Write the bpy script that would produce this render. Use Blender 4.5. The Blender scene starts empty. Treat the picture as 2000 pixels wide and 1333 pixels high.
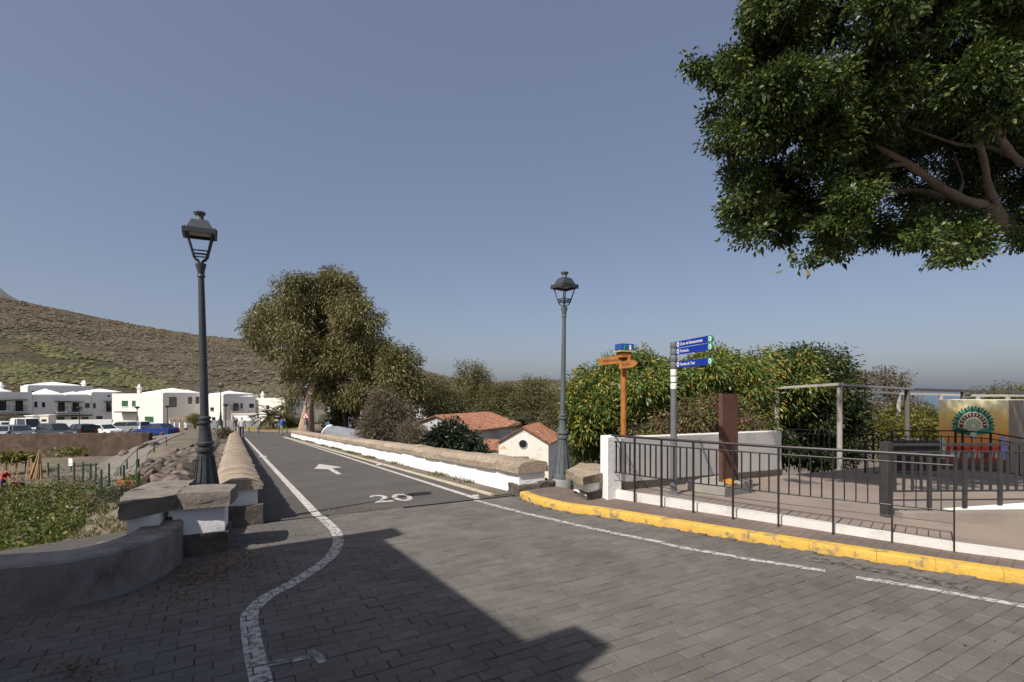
import bpy, bmesh, math, random
import numpy as np
from mathutils import Vector, Matrix
R = math.radians
random.seed(7); rng = np.random.default_rng(7)
scene = bpy.context.scene
col = scene.collection
# ------------------------------------------------------------------ camera, sky, sun, exposure
EYE, HOR = 1.6, 770.0
cam_d = bpy.data.cameras.new('camera'); cam = bpy.data.objects.new('camera', cam_d); col.objects.link(cam)
cam.location = (0, 0, EYE); cam.rotation_euler = (R(90), 0, 0)
cam_d.sensor_width = 36; cam_d.lens = 18; cam_d.shift_y = (HOR-666.5)/2000
cam_d.clip_start = 0.05; cam_d.clip_end = 20000
scene.camera = cam
SUN_AZ = Vector((-0.63, -0.777)).normalized(); SUN_EL = R(47)
world = bpy.data.worlds.new('World'); scene.world = world; world.use_nodes = True
nt = world.node_tree; bg = nt.nodes['Background']
sky = nt.nodes.new('ShaderNodeTexSky'); sky.sky_type = 'NISHITA'; sky.sun_disc = False
sky.sun_elevation = SUN_EL; sky.sun_rotation = math.atan2(SUN_AZ.x, SUN_AZ.y)
sky.altitude = 50; sky.air_density = 0.8; sky.dust_density = 2.6; sky.ozone_density = 0.5
tint = nt.nodes.new('ShaderNodeMix'); tint.data_type = 'RGBA'; tint.blend_type = 'MULTIPLY'; tint.inputs[0].default_value = 1.0
tint.inputs[7].default_value = (1.06, 0.98, 0.94, 1)
haze_mix = nt.nodes.new('ShaderNodeMix'); haze_mix.data_type = 'RGBA'; haze_mix.inputs[0].default_value = 0.42; haze_mix.inputs[7].default_value = (1.68, 2.02, 2.92, 1)
nt.links.new(sky.outputs[0], tint.inputs[6]); nt.links.new(tint.outputs[2], haze_mix.inputs[6]); nt.links.new(haze_mix.outputs[2], bg.inputs['Color']); bg.inputs['Strength'].default_value = 0.115
sun_d = bpy.data.lights.new('sun', 'SUN'); sun = bpy.data.objects.new('sun', sun_d); col.objects.link(sun)
sun_d.energy = 4.6; sun_d.angle = R(0.53); sun_d.color = (1.0, 0.945, 0.87)
tosun = Vector((SUN_AZ.x*math.cos(SUN_EL), SUN_AZ.y*math.cos(SUN_EL), math.sin(SUN_EL)))
sun.rotation_euler = tosun.to_track_quat('Z', 'Y').to_euler(); sun.location = (-20, -20, 30)
vs = scene.view_settings; vs.view_transform = 'Standard'; vs.look = 'None'; vs.exposure = 0.22; vs.gamma = 1.0
vs.use_curve_mapping = False
# ------------------------------------------------------------------ helpers
def at(u, v, d):
    """point seen at photograph pixel (u, v) at depth d metres in front of the camera"""
    return Vector(((u-1000)/1000*d, d, EYE-(v-HOR)/1000*d))
def gx(u, d): return (u-1000)/1000*d
def gz(v, d): return EYE-(v-HOR)/1000*d
def gnd(u, v, z=0.0):
    d = 1000*(EYE-z)/(v-HOR); return Vector((gx(u, d), d, z))
NX, NY = -0.4786, 0.8781          # along the bridge
def st(x, y): return (x*NX+y*NY, x*NY-y*NX)
def xy(s, t): return (s*NX+t*NY, s*NY-t*NX)
S0 = 7.1
def zroad(s): return -0.0488*min(max(s-S0, 0.0), 46.0)
F0 = Vector((1.46, 7.43)); FD = Vector((0.743, -0.669)); FN = Vector((0.669, 0.743))
def plaza_z(x, y):
    p = (x-F0.x)*FN.x+(y-F0.y)*FN.y
    l_ = (x-F0.x)*FD.x+(y-F0.y)*FD.y
    return 0.2-0.013*min(max(l_, 0), 4)-0.058*max(0, p)
def sm(x):
    x = min(max(x, 0.0), 1.0); return x*x*(3-2*x)
def lerp(a, b, k): return a+(b-a)*k

def _lin(c): return tuple(c)+(1.0,) if len(c) == 3 else tuple(c)
MATS = {}
def mat(name, c1, c2=None, scale=4.0, rough=0.8, bump=0.0, bscale=40.0, metal=0.0, detail=5.0, spec=0.3,
        island=0.0, objr=0.0, c3=None, scale3=1.0, lo=0.35, hi=0.65, trans=0.0, wave=None, lo3=.5, hi3=.7, world=False, grain=0.0, gscale=150.0):
    if name in MATS: return MATS[name]
    m = bpy.data.materials.new(name); m.use_nodes = True; MATS[name] = m
    N = m.node_tree.nodes; L = m.node_tree.links
    b = N['Principled BSDF']; b.inputs['Roughness'].default_value = rough
    b.inputs['Metallic'].default_value = metal; b.inputs['Specular IOR Level'].default_value = spec
    co = N.new('ShaderNodeTexCoord').outputs['Object']
    if world: co = N.new('ShaderNodeNewGeometry').outputs['Position']
    colr = None
    if c2 is None:
        rgb = N.new('ShaderNodeRGB'); rgb.outputs[0].default_value = _lin(c1); colr = rgb.outputs[0]
    else:
        nz = N.new('ShaderNodeTexNoise'); nz.inputs['Scale'].default_value = scale; nz.inputs['Detail'].default_value = detail
        nz.inputs['Roughness'].default_value = 0.65
        L.new(co, nz.inputs['Vector'])
        cr = N.new('ShaderNodeValToRGB'); cr.color_ramp.elements[0].position = lo; cr.color_ramp.elements[1].position = hi
        cr.color_ramp.elements[0].color = _lin(c1); cr.color_ramp.elements[1].color = _lin(c2)
        L.new(nz.outputs['Fac'], cr.inputs['Fac']); colr = cr.outputs['Color']
    if c3 is not None:
        nz3 = N.new('ShaderNodeTexNoise'); nz3.inputs['Scale'].default_value = scale3; nz3.inputs['Detail'].default_value = 6
        nz3.inputs['Roughness'].default_value = 0.7
        L.new(co, nz3.inputs['Vector'])
        r3 = N.new('ShaderNodeMapRange'); r3.inputs[1].default_value = lo3; r3.inputs[2].default_value = hi3
        L.new(nz3.outputs['Fac'], r3.inputs[0])
        mx = N.new('ShaderNodeMix'); mx.data_type = 'RGBA'; L.new(r3.outputs[0], mx.inputs[0])
        L.new(colr, mx.inputs[6]); mx.inputs[7].default_value = _lin(c3); colr = mx.outputs[2]
    if island or objr:
        hs = N.new('ShaderNodeHueSaturation'); L.new(colr, hs.inputs['Color'])
        mr = N.new('ShaderNodeMapRange'); k = island or objr
        mr.inputs[3].default_value = 1-k; mr.inputs[4].default_value = 1+k
        gi = N.new('ShaderNodeNewGeometry'); oi = N.new('ShaderNodeObjectInfo')
        ad = N.new('ShaderNodeMath'); ad.operation = 'ADD'; L.new(gi.outputs['Random Per Island'], ad.inputs[0]); L.new(oi.outputs['Random'], ad.inputs[1])
        fr = N.new('ShaderNodeMath'); fr.operation = 'FRACT'; L.new(ad.outputs[0], fr.inputs[0])
        L.new(fr.outputs[0], mr.inputs[0]); L.new(mr.outputs[0], hs.inputs['Value']); colr = hs.outputs['Color']
    if grain:
        gn = N.new('ShaderNodeTexNoise'); gn.inputs['Scale'].default_value = gscale; gn.inputs['Detail'].default_value = 4; gn.inputs['Roughness'].default_value = .8
        L.new(co, gn.inputs['Vector']); g2 = N.new('ShaderNodeMapRange'); g2.inputs[1].default_value = .3; g2.inputs[2].default_value = .7; g2.inputs[3].default_value = 1-grain; g2.inputs[4].default_value = 1+grain
        L.new(gn.outputs['Fac'], g2.inputs[0]); h2 = N.new('ShaderNodeHueSaturation'); L.new(colr, h2.inputs['Color']); L.new(g2.outputs[0], h2.inputs['Value']); colr = h2.outputs['Color']
    L.new(colr, b.inputs['Base Color'])
    if bump:
        bn = N.new('ShaderNodeTexNoise'); bn.inputs['Scale'].default_value = bscale; bn.inputs['Detail'].default_value = 6
        bn.inputs['Roughness'].default_value = 0.7
        L.new(co, bn.inputs['Vector'])
        bp = N.new('ShaderNodeBump'); bp.inputs['Strength'].default_value = bump; bp.inputs['Distance'].default_value = 0.02
        L.new(bn.outputs['Fac'], bp.inputs['Height']); L.new(bp.outputs['Normal'], b.inputs['Normal'])
    return m

def leafmat(name, ramp, trans=0.3, rough=0.45):
    if name in MATS: return MATS[name]
    m = bpy.data.materials.new(name); m.use_nodes = True; MATS[name] = m
    N = m.node_tree.nodes; L = m.node_tree.links; b = N['Principled BSDF']; out = N['Material Output']
    gi = N.new('ShaderNodeNewGeometry'); cr = N.new('ShaderNodeValToRGB')
    els = cr.color_ramp.elements
    while len(els) < len(ramp): els.new(0.5)
    for e, (p, c) in zip(els, ramp): e.position = p; e.color = _lin(c)
    L.new(gi.outputs['Random Per Island'], cr.inputs['Fac'])
    L.new(cr.outputs['Color'], b.inputs['Base Color']); b.inputs['Roughness'].default_value = rough
    b.inputs['Specular IOR Level'].default_value = 0.35
    tr = N.new('ShaderNodeBsdfTranslucent'); L.new(cr.outputs['Color'], tr.inputs['Color'])
    mx = N.new('ShaderNodeMixShader'); mx.inputs[0].default_value = trans
    L.new(b.outputs[0], mx.inputs[1]); L.new(tr.outputs[0], mx.inputs[2]); L.new(mx.outputs[0], out.inputs['Surface'])
    return m

def glassmat():
    return mat('window_glass', (0.02, 0.025, 0.03), rough=0.08, spec=0.6)

def tag(o, label=None, cat=None, group=None, kind=None):
    if label: o['label'] = label
    if cat: o['category'] = cat
    if group: o['group'] = group
    if kind: o['kind'] = kind
    return o
def wloc(o):
    v = Vector((0, 0, 0))
    while o is not None: v = v+o.location; o = o.parent
    return v
def empty(name, loc, label, cat, group=None):
    o = bpy.data.objects.new(name, None); col.objects.link(o); o.location = loc; o.empty_display_size = 0.2
    return tag(o, label, cat, group)
def link(name, me, parent=None, loc=(0, 0, 0)):
    o = bpy.data.objects.new(name, me); col.objects.link(o); o.parent = parent; o.location = loc
    return o
def copy_tree(o, parent=None):
    c = o.copy(); col.objects.link(c); c.parent = parent
    for ch in list(o.children): copy_tree(ch, c)
    return c

class B:
    """collects shapes (world coordinates) and builds them as one mesh object"""
    def __init__(self): self.v = []; self.f = []; self.m = []
    def add(self, vs, fs, mi=0):
        n = len(self.v); self.v += [tuple(p) for p in vs]; self.f += [tuple(n+i for i in f) for f in fs]; self.m += [mi]*len(fs)
        return self
    def box(self, c, size, rz=0.0, mi=0, top=1.0, tilt=None):
        sx, sy, sz = size[0]/2, size[1]/2, size[2]/2
        pts = [(-sx, -sy, -sz), (sx, -sy, -sz), (sx, sy, -sz), (-sx, sy, -sz),
               (-sx*top, -sy*top, sz), (sx*top, -sy*top, sz), (sx*top, sy*top, sz), (-sx*top, sy*top, sz)]
        M = Matrix.Rotation(rz, 3, 'Z')
        if tilt is not None: M = M @ tilt
        return self.add([Vector(c)+M @ Vector(p) for p in pts],
                        [(3, 2, 1, 0), (4, 5, 6, 7), (0, 1, 5, 4), (1, 2, 6, 5), (2, 3, 7, 6), (3, 0, 4, 7)], mi)
    def bar(self, a, b, w, h, up=(0, 0, 1), mi=0):
        a, b = Vector(a), Vector(b); d = (b-a).normalized(); up = Vector(up)
        s = d.cross(up)
        if s.length < 1e-4: s = d.cross(Vector((1, 0, 0)))
        s.normalize(); n = s.cross(d).normalized()
        pts = [p+s*(i*w/2)+n*(j*h/2) for p in (a, b) for i, j in ((-1, -1), (1, -1), (1, 1), (-1, 1))]
        return self.add(pts, [(0, 1, 2, 3), (7, 6, 5, 4), (0, 4, 5, 1), (1, 5, 6, 2), (2, 6, 7, 3), (3, 7, 4, 0)], mi)
    def prism(self, poly, z0, z1, mi=0):
        n = len(poly); ar = sum(poly[i][0]*poly[(i+1) % n][1]-poly[(i+1) % n][0]*poly[i][1] for i in range(n))
        if ar < 0: poly = poly[::-1]
        f0 = (lambda x, y: z0) if not callable(z0) else z0
        f1 = (lambda x, y: z1) if not callable(z1) else z1
        pts = [(x, y, f0(x, y)) for x, y in poly]+[(x, y, f1(x, y)) for x, y in poly]
        return self.add(pts, [tuple(range(n-1, -1, -1)), tuple(range(n, 2*n))]+[(i, (i+1) % n, n+(i+1) % n, n+i) for i in range(n)], mi)
    def tube(self, pts, rad, n=8, mi=0, cap=True):
        pts = [Vector(p) for p in pts]; k = len(pts)
        if not hasattr(rad, '__len__'): rad = [rad]*k
        vs = []; ref = None
        for i, p in enumerate(pts):
            d = (pts[min(i+1, k-1)]-pts[max(i-1, 0)]).normalized()
            if ref is None: ref = d.orthogonal().normalized()
            ref = (ref-d*ref.dot(d)); ref = ref.normalized() if ref.length > 1e-5 else d.orthogonal().normalized()
            w = d.cross(ref)
            for j in range(n):
                a = 2*math.pi*j/n; vs.append(p+(ref*math.cos(a)+w*math.sin(a))*rad[i])
        fs = [(i*n+j, i*n+(j+1) % n, (i+1)*n+(j+1) % n, (i+1)*n+j) for i in range(k-1) for j in range(n)]
        if cap: fs += [tuple(range(n-1, -1, -1)), tuple(range((k-1)*n, k*n))]
        return self.add(vs, fs, mi)
    def lathe(self, prof, c=(0, 0, 0), n=16, mi=0, axis=None):
        c = Vector(c); vs = []
        M = axis if axis is not None else Matrix.Identity(3)
        for r, z in prof:
            for j in range(n):
                a = 2*math.pi*j/n; vs.append(c+M @ Vector((r*math.cos(a), r*math.sin(a), z)))
        k = len(prof)
        fs = [(i*n+j, i*n+(j+1) % n, (i+1)*n+(j+1) % n, (i+1)*n+j) for i in range(k-1) for j in range(n)]
        fs += [tuple(range(n-1, -1, -1)), tuple(range((k-1)*n, k*n))]
        return self.add(vs, fs, mi)
    def ribbon(self, left, right, mi=0):
        k = len(left); return self.add(list(left)+list(right), [(i, k+i, k+i+1, i+1) for i in range(k-1)], mi)
    def build(self, name, mats, parent=None, smooth=False, bevel=0.0):
        off = wloc(parent) if parent is not None else Vector((0, 0, 0))
        me = bpy.data.meshes.new(name)
        me.from_pydata([tuple(Vector(p)-off) for p in self.v], [], self.f)
        if not isinstance(mats, (list, tuple)): mats = [mats]
        for m in mats: me.materials.append(m)
        me.polygons.foreach_set('material_index', self.m)
        if bevel:
            bm = bmesh.new(); bm.from_mesh(me)
            bmesh.ops.recalc_face_normals(bm, faces=bm.faces)
            eds = [e for e in bm.edges if len(e.link_faces) == 2 and e.calc_face_angle(0) > 0.5]
            bmesh.ops.bevel(bm, geom=eds, offset=bevel, segments=1, affect='EDGES', clamp_overlap=True)
            bm.to_mesh(me); bm.free()
        if smooth:
            me.polygons.foreach_set('use_smooth', [True]*len(me.polygons))
            try: me.set_sharp_from_angle(angle=R(40))
            except Exception: pass
        me.update()
        return link(name, me, parent)

def np_mesh(name, V, Q, m, parent=None, smooth=False):
    """V (n,3), Q (k,4) quads"""
    off = wloc(parent) if parent is not None else Vector((0, 0, 0))
    me = bpy.data.meshes.new(name); V = np.asarray(V, dtype=np.float32)-np.array(off, dtype=np.float32)
    me.vertices.add(len(V)); me.vertices.foreach_set('co', V.ravel())
    k = Q.shape[1]
    me.loops.add(Q.size); me.loops.foreach_set('vertex_index', Q.astype(np.int32).ravel())
    me.polygons.add(len(Q)); me.polygons.foreach_set('loop_start', np.arange(0, Q.size, k, dtype=np.int32))
    if smooth: me.polygons.foreach_set('use_smooth', np.ones(len(Q), dtype=bool))
    me.materials.append(m); me.update(calc_edges=True)
    return link(name, me, parent)

def leaves(C, D, ln, wd, jit=0.25):
    """one folded diamond per leaf: C centres, D unit directions"""
    n = len(C); ln = ln*(1+jit*rng.standard_normal(n)).clip(0.4, 1.8); wd = wd*(1+jit*rng.standard_normal(n)).clip(0.4, 1.8)
    side = np.cross(D, rng.standard_normal((n, 3))); side /= np.linalg.norm(side, axis=1, keepdims=True)+1e-9
    nrm = np.cross(D, side)
    a = C; tip = C+D*ln[:, None]-np.array([0, 0, .12])*ln[:, None]; mid = C+D*(ln*0.45)[:, None]+nrm*(wd*0.25)[:, None]
    V = np.stack([a, mid+side*(wd/2)[:, None], tip, mid-side*(wd/2)[:, None]], 1).reshape(-1, 3)
    return V, np.arange(4*n).reshape(n, 4)
def unit(n):
    v = rng.standard_normal((n, 3)); return v/np.linalg.norm(v, axis=1, keepdims=True)
def crown_leaves(blobs, n_total, clump_r, per_clump, droop=0.3, shell=(0.55, 1.0), out=0.7, flat=0.8):
    vol = np.array([b[3]*b[4]*b[5] for b in blobs])**(2/3); vol = vol*np.array([b[6] if len(b) > 6 else 1 for b in blobs]); vol /= vol.sum()
    C = []; D = []
    for b, w in zip(blobs, vol):
        nc = max(2, int(n_total*w/per_clump)); u = unit(nc)
        r = rng.uniform(shell[0], shell[1], nc)**0.7
        ctr = np.array(b[:3])+u*np.array(b[3:6])*r[:, None]
        o = np.clip(rng.standard_normal((nc, per_clump, 3)), -1.6, 1.6)*clump_r*np.array([1, 1, flat])
        p = ctr[:, None, :]+o
        d = u[:, None, :]*out+o/clump_r*0.35+rng.standard_normal((nc, per_clump, 3))*0.45+np.array([0, 0, -droop])
        C.append(p.reshape(-1, 3)); D.append(d.reshape(-1, 3))
    C = np.concatenate(C); D = np.concatenate(D); D /= np.linalg.norm(D, axis=1, keepdims=True)
    return C, D
def curve_pts(p0, p1, bend=0.15, n=6, rise=0.0):
    p0, p1 = Vector(p0), Vector(p1); d = p1-p0
    off = Vector((random.uniform(-1, 1), random.uniform(-1, 1), random.uniform(-.3, 1)))*d.length*bend
    return [p0+d*(i/n)+off*math.sin(math.pi*i/n)+Vector((random.uniform(-1, 1), random.uniform(-1, 1), 0))*d.length*0.015 for i in range(n+1)]
def tree(name, label, cat, base, trunks, blobs, leaf, bark, n, ln, wd, clump_r, per=60, droop=0.3, limb_r=0.12, group=None,
         shell=(0.5, 1.0), limb_from=None, twigs=2, flat=0.8, out=0.7, nlimb=99):
    root = empty(name, base, label, cat, group)
    for tp, tr in trunks: B().tube(tp, tr, 10).build('trunk', bark, root, smooth=True)
    tips = limb_from or [trunks[-1][0][-1]]
    order = sorted(range(len(blobs)), key=lambda i: -blobs[i][3])[:nlimb]
    for i in order:
        b = blobs[i]; p0 = min(tips, key=lambda q: (Vector(q)-Vector(b[:3])).length)
        pts = curve_pts(p0, b[:3], 0.12); r0 = limb_r*min(1.3, max(0.5, b[3]/max(x[3] for x in blobs)))
        bb = B().tube(pts, [r0*(1-0.75*k/(len(pts)-1)) for k in range(len(pts))], 7)
        for k in range(twigs*3):
            e = Vector(b[:3])+Vector(unit(1)[0]*np.array(b[3:6])*0.92)
            q = curve_pts(pts[random.randint(3, len(pts)-1)], e, 0.1, 4)
            bb.tube(q, [r0*0.28*(1-0.75*j/4) for j in range(5)], 4)
        bb.build('limb', bark, root, smooth=True)
    C, D = crown_leaves(blobs, n, clump_r, per, droop, shell, out, flat)
    V, Q = leaves(C, D, ln, wd)
    cr = np_mesh('crown', V, Q, leaf, root); cr['kind'] = 'stuff'
    return root

def poly_lobes(poly, n, r0, r1, d0, d1, seed=1, w=1.0):
    """crown lobes scattered inside a crown outline given as seen from the street"""
    g = random.Random(seed); out = []; us = [p[0] for p in poly]; vs_ = [p[1] for p in poly]; k = len(poly)
    def inside(x, y):
        c = False
        for i in range(k):
            (x1, y1), (x2, y2) = poly[i], poly[(i+1) % k]
            if (y1 > y) != (y2 > y) and x < (x2-x1)*(y-y1)/(y2-y1)+x1: c = not c
        return c
    def dist(x, y):
        m = 1e9
        for i in range(k):
            a = Vector(poly[i]); b = Vector(poly[(i+1) % k]); p = Vector((x, y)); ab = b-a; t = max(0, min(1, (p-a).dot(ab)/max(ab.length_squared, 1e-6))); m = min(m, (a+ab*t-p).length)
        return m
    tries = 0
    while len(out) < n and tries < 6000:
        tries += 1; x = g.uniform(min(us), max(us)); y = g.uniform(min(vs_), max(vs_))
        if not inside(x, y): continue
        r = min(g.uniform(r0, r1), dist(x, y)*1.0+r0*.25)
        if r < r0*.55: continue
        if any((x-q[0])**2+(y-q[1])**2 < (.5*min(r, q[2]))**2 for q in out): continue
        out.append((x, y, r, g.uniform(d0, d1)))
    return [(a, b, c, d, c*.85, None, w) for a, b, c, d in out]
# ------------------------------------------------------------------ ground, hills, sea
def tb(s): return -0.55 if s > 6 else -0.55-(6-s)*1.3
def terrain(x, y):
    s, t = st(x, y); zr = zroad(s)
    far = sm((y-62)/20)
    g = -4.6
    if y > 52.2 and x < -36.5: g = -3.2
    elif y > 49 and x < -39.5: g = -4.6
    else: g = lerp(-4.6, lerp(-4.6, -3.2, sm((y-34)/17)), sm((x+36+max(0, 52-y)*-.52+4.5)/4.5) if y < 52.2 else 1.0)
    g = lerp(g, -4.0, sm((y-70)/8))
    zl = lerp(zr-0.3, g, sm((tb(s)-t)/8.0))
    rv = lerp(-5.5, -3.2, sm((s-42)/10))
    zrgt = lerp(zr-0.3, rv, sm((t-4.6)/4.0))
    z = zl if t < 2 else zrgt
    z = lerp(z, -2.75, sm((s-44)/3.5)*sm((t+9)/5)*(1-sm((t-14)/8)))
    z = lerp(z, -4.0, sm((y-66)/10)) if s > 50 else z
    if s < 7.0 and t > tb(s): z = -0.14
    p = (x-F0.x)*FN.x+(y-F0.y)*FN.y; Lf = (x-F0.x)*FD.x+(y-F0.y)*FD.y
    if Lf > 0.16*p+0.05 and p > -0.3: z = lerp(plaza_z(x, y)-0.2, -5.5-max(0, p-18)*0.15, sm((p-14.5)/6))
    elif Lf > -1.5 and p > -0.5 and s >= 7.0 and t > 4.4: z = min(z, lerp(-0.25, -5.5, sm((p-.3)/4)))
    if p < 0 and t > 4.0 and y < 8: z = -0.14
    if y > 100: z = lerp(z, -45.0 if x > -10 else -6.0, sm((y-100)/120)*sm((x+60)/120) if x > -60 else 0)
    return z
def axis(a, b, near_a, near_b, step, grow):
    out = list(np.arange(near_a, near_b+1e-6, step)); k = step; p = near_b
    while p < b: k *= grow; p += k; out.append(p)
    k = step; p = near_a
    while p > a: k *= grow; p -= k; out.insert(0, p)
    return out
xs = axis(-4000, 6000, -62, 26, 0.62, 1.16); ys = axis(-60, 9000, -4, 58, 0.62, 1.14)
dirt = mat('dry_earth', (0.115, 0.092, 0.07), (0.185, 0.152, 0.12), scale=0.5, rough=0.95, bump=0.6, bscale=6, c3=(0.10, 0.105, 0.045), scale3=0.22)
V = np.array([(x, y, terrain(x, y)) for y in ys for x in xs]); nx = len(xs)
Q = np.array([(j*nx+i, j*nx+i+1, (j+1)*nx+i+1, (j+1)*nx+i) for j in range(len(ys)-1) for i in range(nx-1)])
tag(np_mesh('ground', V, Q, dirt, smooth=True), kind='structure')

def vnoise(x, y, seed=0):
    xi, yi = math.floor(x), math.floor(y); fx, fy = x-xi, y-yi; fx = fx*fx*(3-2*fx); fy = fy*fy*(3-2*fy)
    def h(i, j):
        k = math.sin(i*127.1+j*311.7+seed*74.7)*43758.5453; return k-math.floor(k)
    return lerp(lerp(h(xi, yi), h(xi+1, yi), fx), lerp(h(xi, yi+1), h(xi+1, yi+1), fx), fy)
def fbm(x, y, o=4, seed=0):
    return sum(vnoise(x*2**k, y*2**k, seed+k)*0.5**k for k in range(o))/1.9
def hillmat(name, browns, green, gscale, glo, ghi, sc):
    m = mat(name, browns[0], browns[1], scale=sc*1.2, rough=0.95, c3=green, scale3=gscale, lo3=glo, hi3=ghi, detail=9)
    N = m.node_tree.nodes; L = m.node_tree.links; b = N['Principled BSDF']
    # scattered shrubs: small dark-green cells, and bare pinkish scars
    co = N.new('ShaderNodeTexCoord').outputs['Object']
    vo = N.new('ShaderNodeTexVoronoi'); vo.inputs['Scale'].default_value = sc*7; L.new(co, vo.inputs['Vector'])
    mr = N.new('ShaderNodeMapRange'); mr.inputs[1].default_value = 0.60; mr.inputs[2].default_value = 0.38; L.new(vo.outputs['Distance'], mr.inputs[0])
    nz = N.new('ShaderNodeTexNoise'); nz.inputs['Scale'].default_value = sc*0.8; nz.inputs['Detail'].default_value = 5; L.new(co, nz.inputs['Vector'])
    m2 = N.new('ShaderNodeMapRange'); m2.inputs[1].default_value = 0.30; m2.inputs[2].default_value = 0.55; L.new(nz.outputs['Fac'], m2.inputs[0])
    mu = N.new('ShaderNodeMath'); mu.operation = 'MULTIPLY'; L.new(mr.outputs[0], mu.inputs[0]); L.new(m2.outputs[0], mu.inputs[1])
    mx = N.new('ShaderNodeMix'); mx.data_type = 'RGBA'; L.new(mu.outputs[0], mx.inputs[0])
    src = b.inputs['Base Color'].links[0].from_socket; L.new(src, mx.inputs[6]); mx.inputs[7].default_value = (0.05, 0.05, 0.024, 1)
    bn = N.new('ShaderNodeTexNoise'); bn.inputs['Scale'].default_value = sc*6; bn.inputs['Detail'].default_value = 8; bn.inputs['Roughness'].default_value = .75; L.new(co, bn.inputs['Vector'])
    bp = N.new('ShaderNodeBump'); bp.inputs['Strength'].default_value = 1.0; bp.inputs['Distance'].default_value = 2.5; L.new(bn.outputs['Fac'], bp.inputs['Height']); L.new(bp.outputs[0], b.inputs['Normal'])
    L.new(mx.outputs[2], b.inputs['Base Color'])
    return m
HILLPTS = {}
def hill(name, ridge, D0, D1, zb, rough, m, cols=240, rows=70):
    us = np.linspace(ridge[0][0], ridge[-1][0], cols); vv = np.interp(us, [r[0] for r in ridge], [r[1] for r in ridge])
    pts = []
    for j in range(rows+8):
        k = j/(rows-1)
        for u, v in zip(us, vv):
            top = EYE+(HOR-v)/1000*D1
            if k <= 1:
                d = lerp(D0, D1, k); z = zb+(top-zb)*(0.35*k+0.65*k**1.6)
            else:
                d = D1*(1+(k-1)*3); z = top-(k-1)*(k-1)*900-(k-1)*30
            x = (u-1000)/1000*d
            amp = rough*min(1, k*3)*(1 if k < 0.97 else 0.25)
            z += amp*(fbm(x/38, d/38, 4, 3)-0.5)*2 + 0.25*rough*(vnoise(x/5, d/5, 9)-0.5)
            pts.append((x, d, z))
    HILLPTS[name] = (np.array(pts).reshape(rows+8, cols, 3), rows)
    n = cols; r = rows+8
    Q = np.array([(j*n+i, j*n+i+1, (j+1)*n+i+1, (j+1)*n+i) for j in range(r-1) for i in range(n-1)])
    return tag(np_mesh(name, np.array(pts), Q, m, smooth=True), kind='structure')
hm1 = hillmat('scrub_hillside', ((0.13, 0.097, 0.07), (0.20, 0.15, 0.108)), (0.115, 0.095, 0.058), 0.014, 0.42, 0.58, 0.06)
hm2 = hillmat('green_hillside', ((0.15, 0.105, 0.07), (0.23, 0.165, 0.115)), (0.115, 0.10, 0.05), 0.03, 0.40, 0.54, 0.11)
hill('hill', [(-1200, 470), (-400, 545), (0, 579), (100, 601), (200, 623), (300, 641), (400, 656), (480, 664), (560, 684), (700, 705), (820, 724), (880, 738), (960, 747), (1060, 742), (1140, 746), (1300, 762), (1420, 775), (1600, 800)],
     170, 620, -5, 5.0, hm1)
hill('near_hill', [(-1200, 640), (-300, 640), (0, 657), (60, 667), (150, 688), (230, 712), (300, 742), (345, 762), (420, 790), (520, 815)], 118, 250, -6, 2.2, hm2, 160, 46)
def scrub(hname, oname, n, r0, r1, m, seed, thr, label):
    P, rows = HILLPTS[hname]; g = np.random.default_rng(seed); C = []; S = []
    while len(C) < n:
        i = g.uniform(0, P.shape[1]-1.01); j = g.uniform(0, 1)**.75*(rows-1.01); a, b = int(j), int(i); fj, fi = j-a, i-b
        p = (P[a, b]*(1-fi)+P[a, b+1]*fi)*(1-fj)+(P[a+1, b]*(1-fi)+P[a+1, b+1]*fi)*fj
        if abs(p[0])/p[1] > 1.12 or p[0]/p[1] > .2: continue
        if fbm(p[0]/24, p[1]/24, 3, seed) < thr+g.uniform(-.12, .12): continue
        C.append(p); S.append(g.uniform(r0, r1)*(1 if g.random() < .8 else 1.6))
    C = np.array(C); S = np.array(S)[:, None]
    base = np.array([(1, 0, .1), (.3, .95, .1), (-.8, .6, .1), (-.8, -.6, .1), (.3, -.95, .1), (.15, .1, .85)])
    V = (C[:, None, :]+base[None]*S[:, :, None]*g.uniform(.7, 1.3, (n, 6, 1))*np.array([1, 1, .8])).reshape(-1, 3)
    T = np.array([(0, 1, 5), (1, 2, 5), (2, 3, 5), (3, 4, 5), (4, 0, 5)]); Q = (np.arange(n)[:, None, None]*6+T[None]).reshape(-1, 3)
    tag(np_mesh(oname, V, Q, m), label, 'scrub', kind='stuff')
L_s1 = leafmat('hill_scrub_leaves', [(0, (.062, .053, .031)), (.6, (.10, .083, .05)), (1, (.16, .125, .085))], 0.0, .9)
L_s2 = leafmat('near_scrub_leaves', [(0, (.055, .06, .022)), (.6, (.10, .102, .036)), (1, (.17, .145, .07))], 0.0, .9)
scrub('hill', 'hill_scrub', 46000, .6, 1.7, L_s1, 5, .40, 'dry low scrub dotted over the long brown hill')
scrub('near_hill', 'green_scrub', 17000, .35, 1.0, L_s2, 8, .42, 'greener scrub on the nearer slope above the houses')
mm = mat('far_rock', (0.16, 0.15, 0.155), (0.2, 0.19, 0.19), scale=0.02, rough=1)
hill('mountain', [(-700, 470), (-300, 500), (-120, 530), (-40, 548), (-5, 560), (14, 574), (60, 600), (200, 640)], 700, 1400, -5, 12, mm, 60, 20)
seam = mat('sea_water', (0.03, 0.07, 0.12), (0.035, 0.08, 0.135), scale=0.01, rough=0.25, bump=0.3, bscale=0.3)
tag(B().add([(-200, 170, -30), (14000, 170, -30), (14000, 15000, -30), (-200, 15000, -30)], [(0, 1, 2, 3)]).build('sea', seam), kind='structure')

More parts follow.
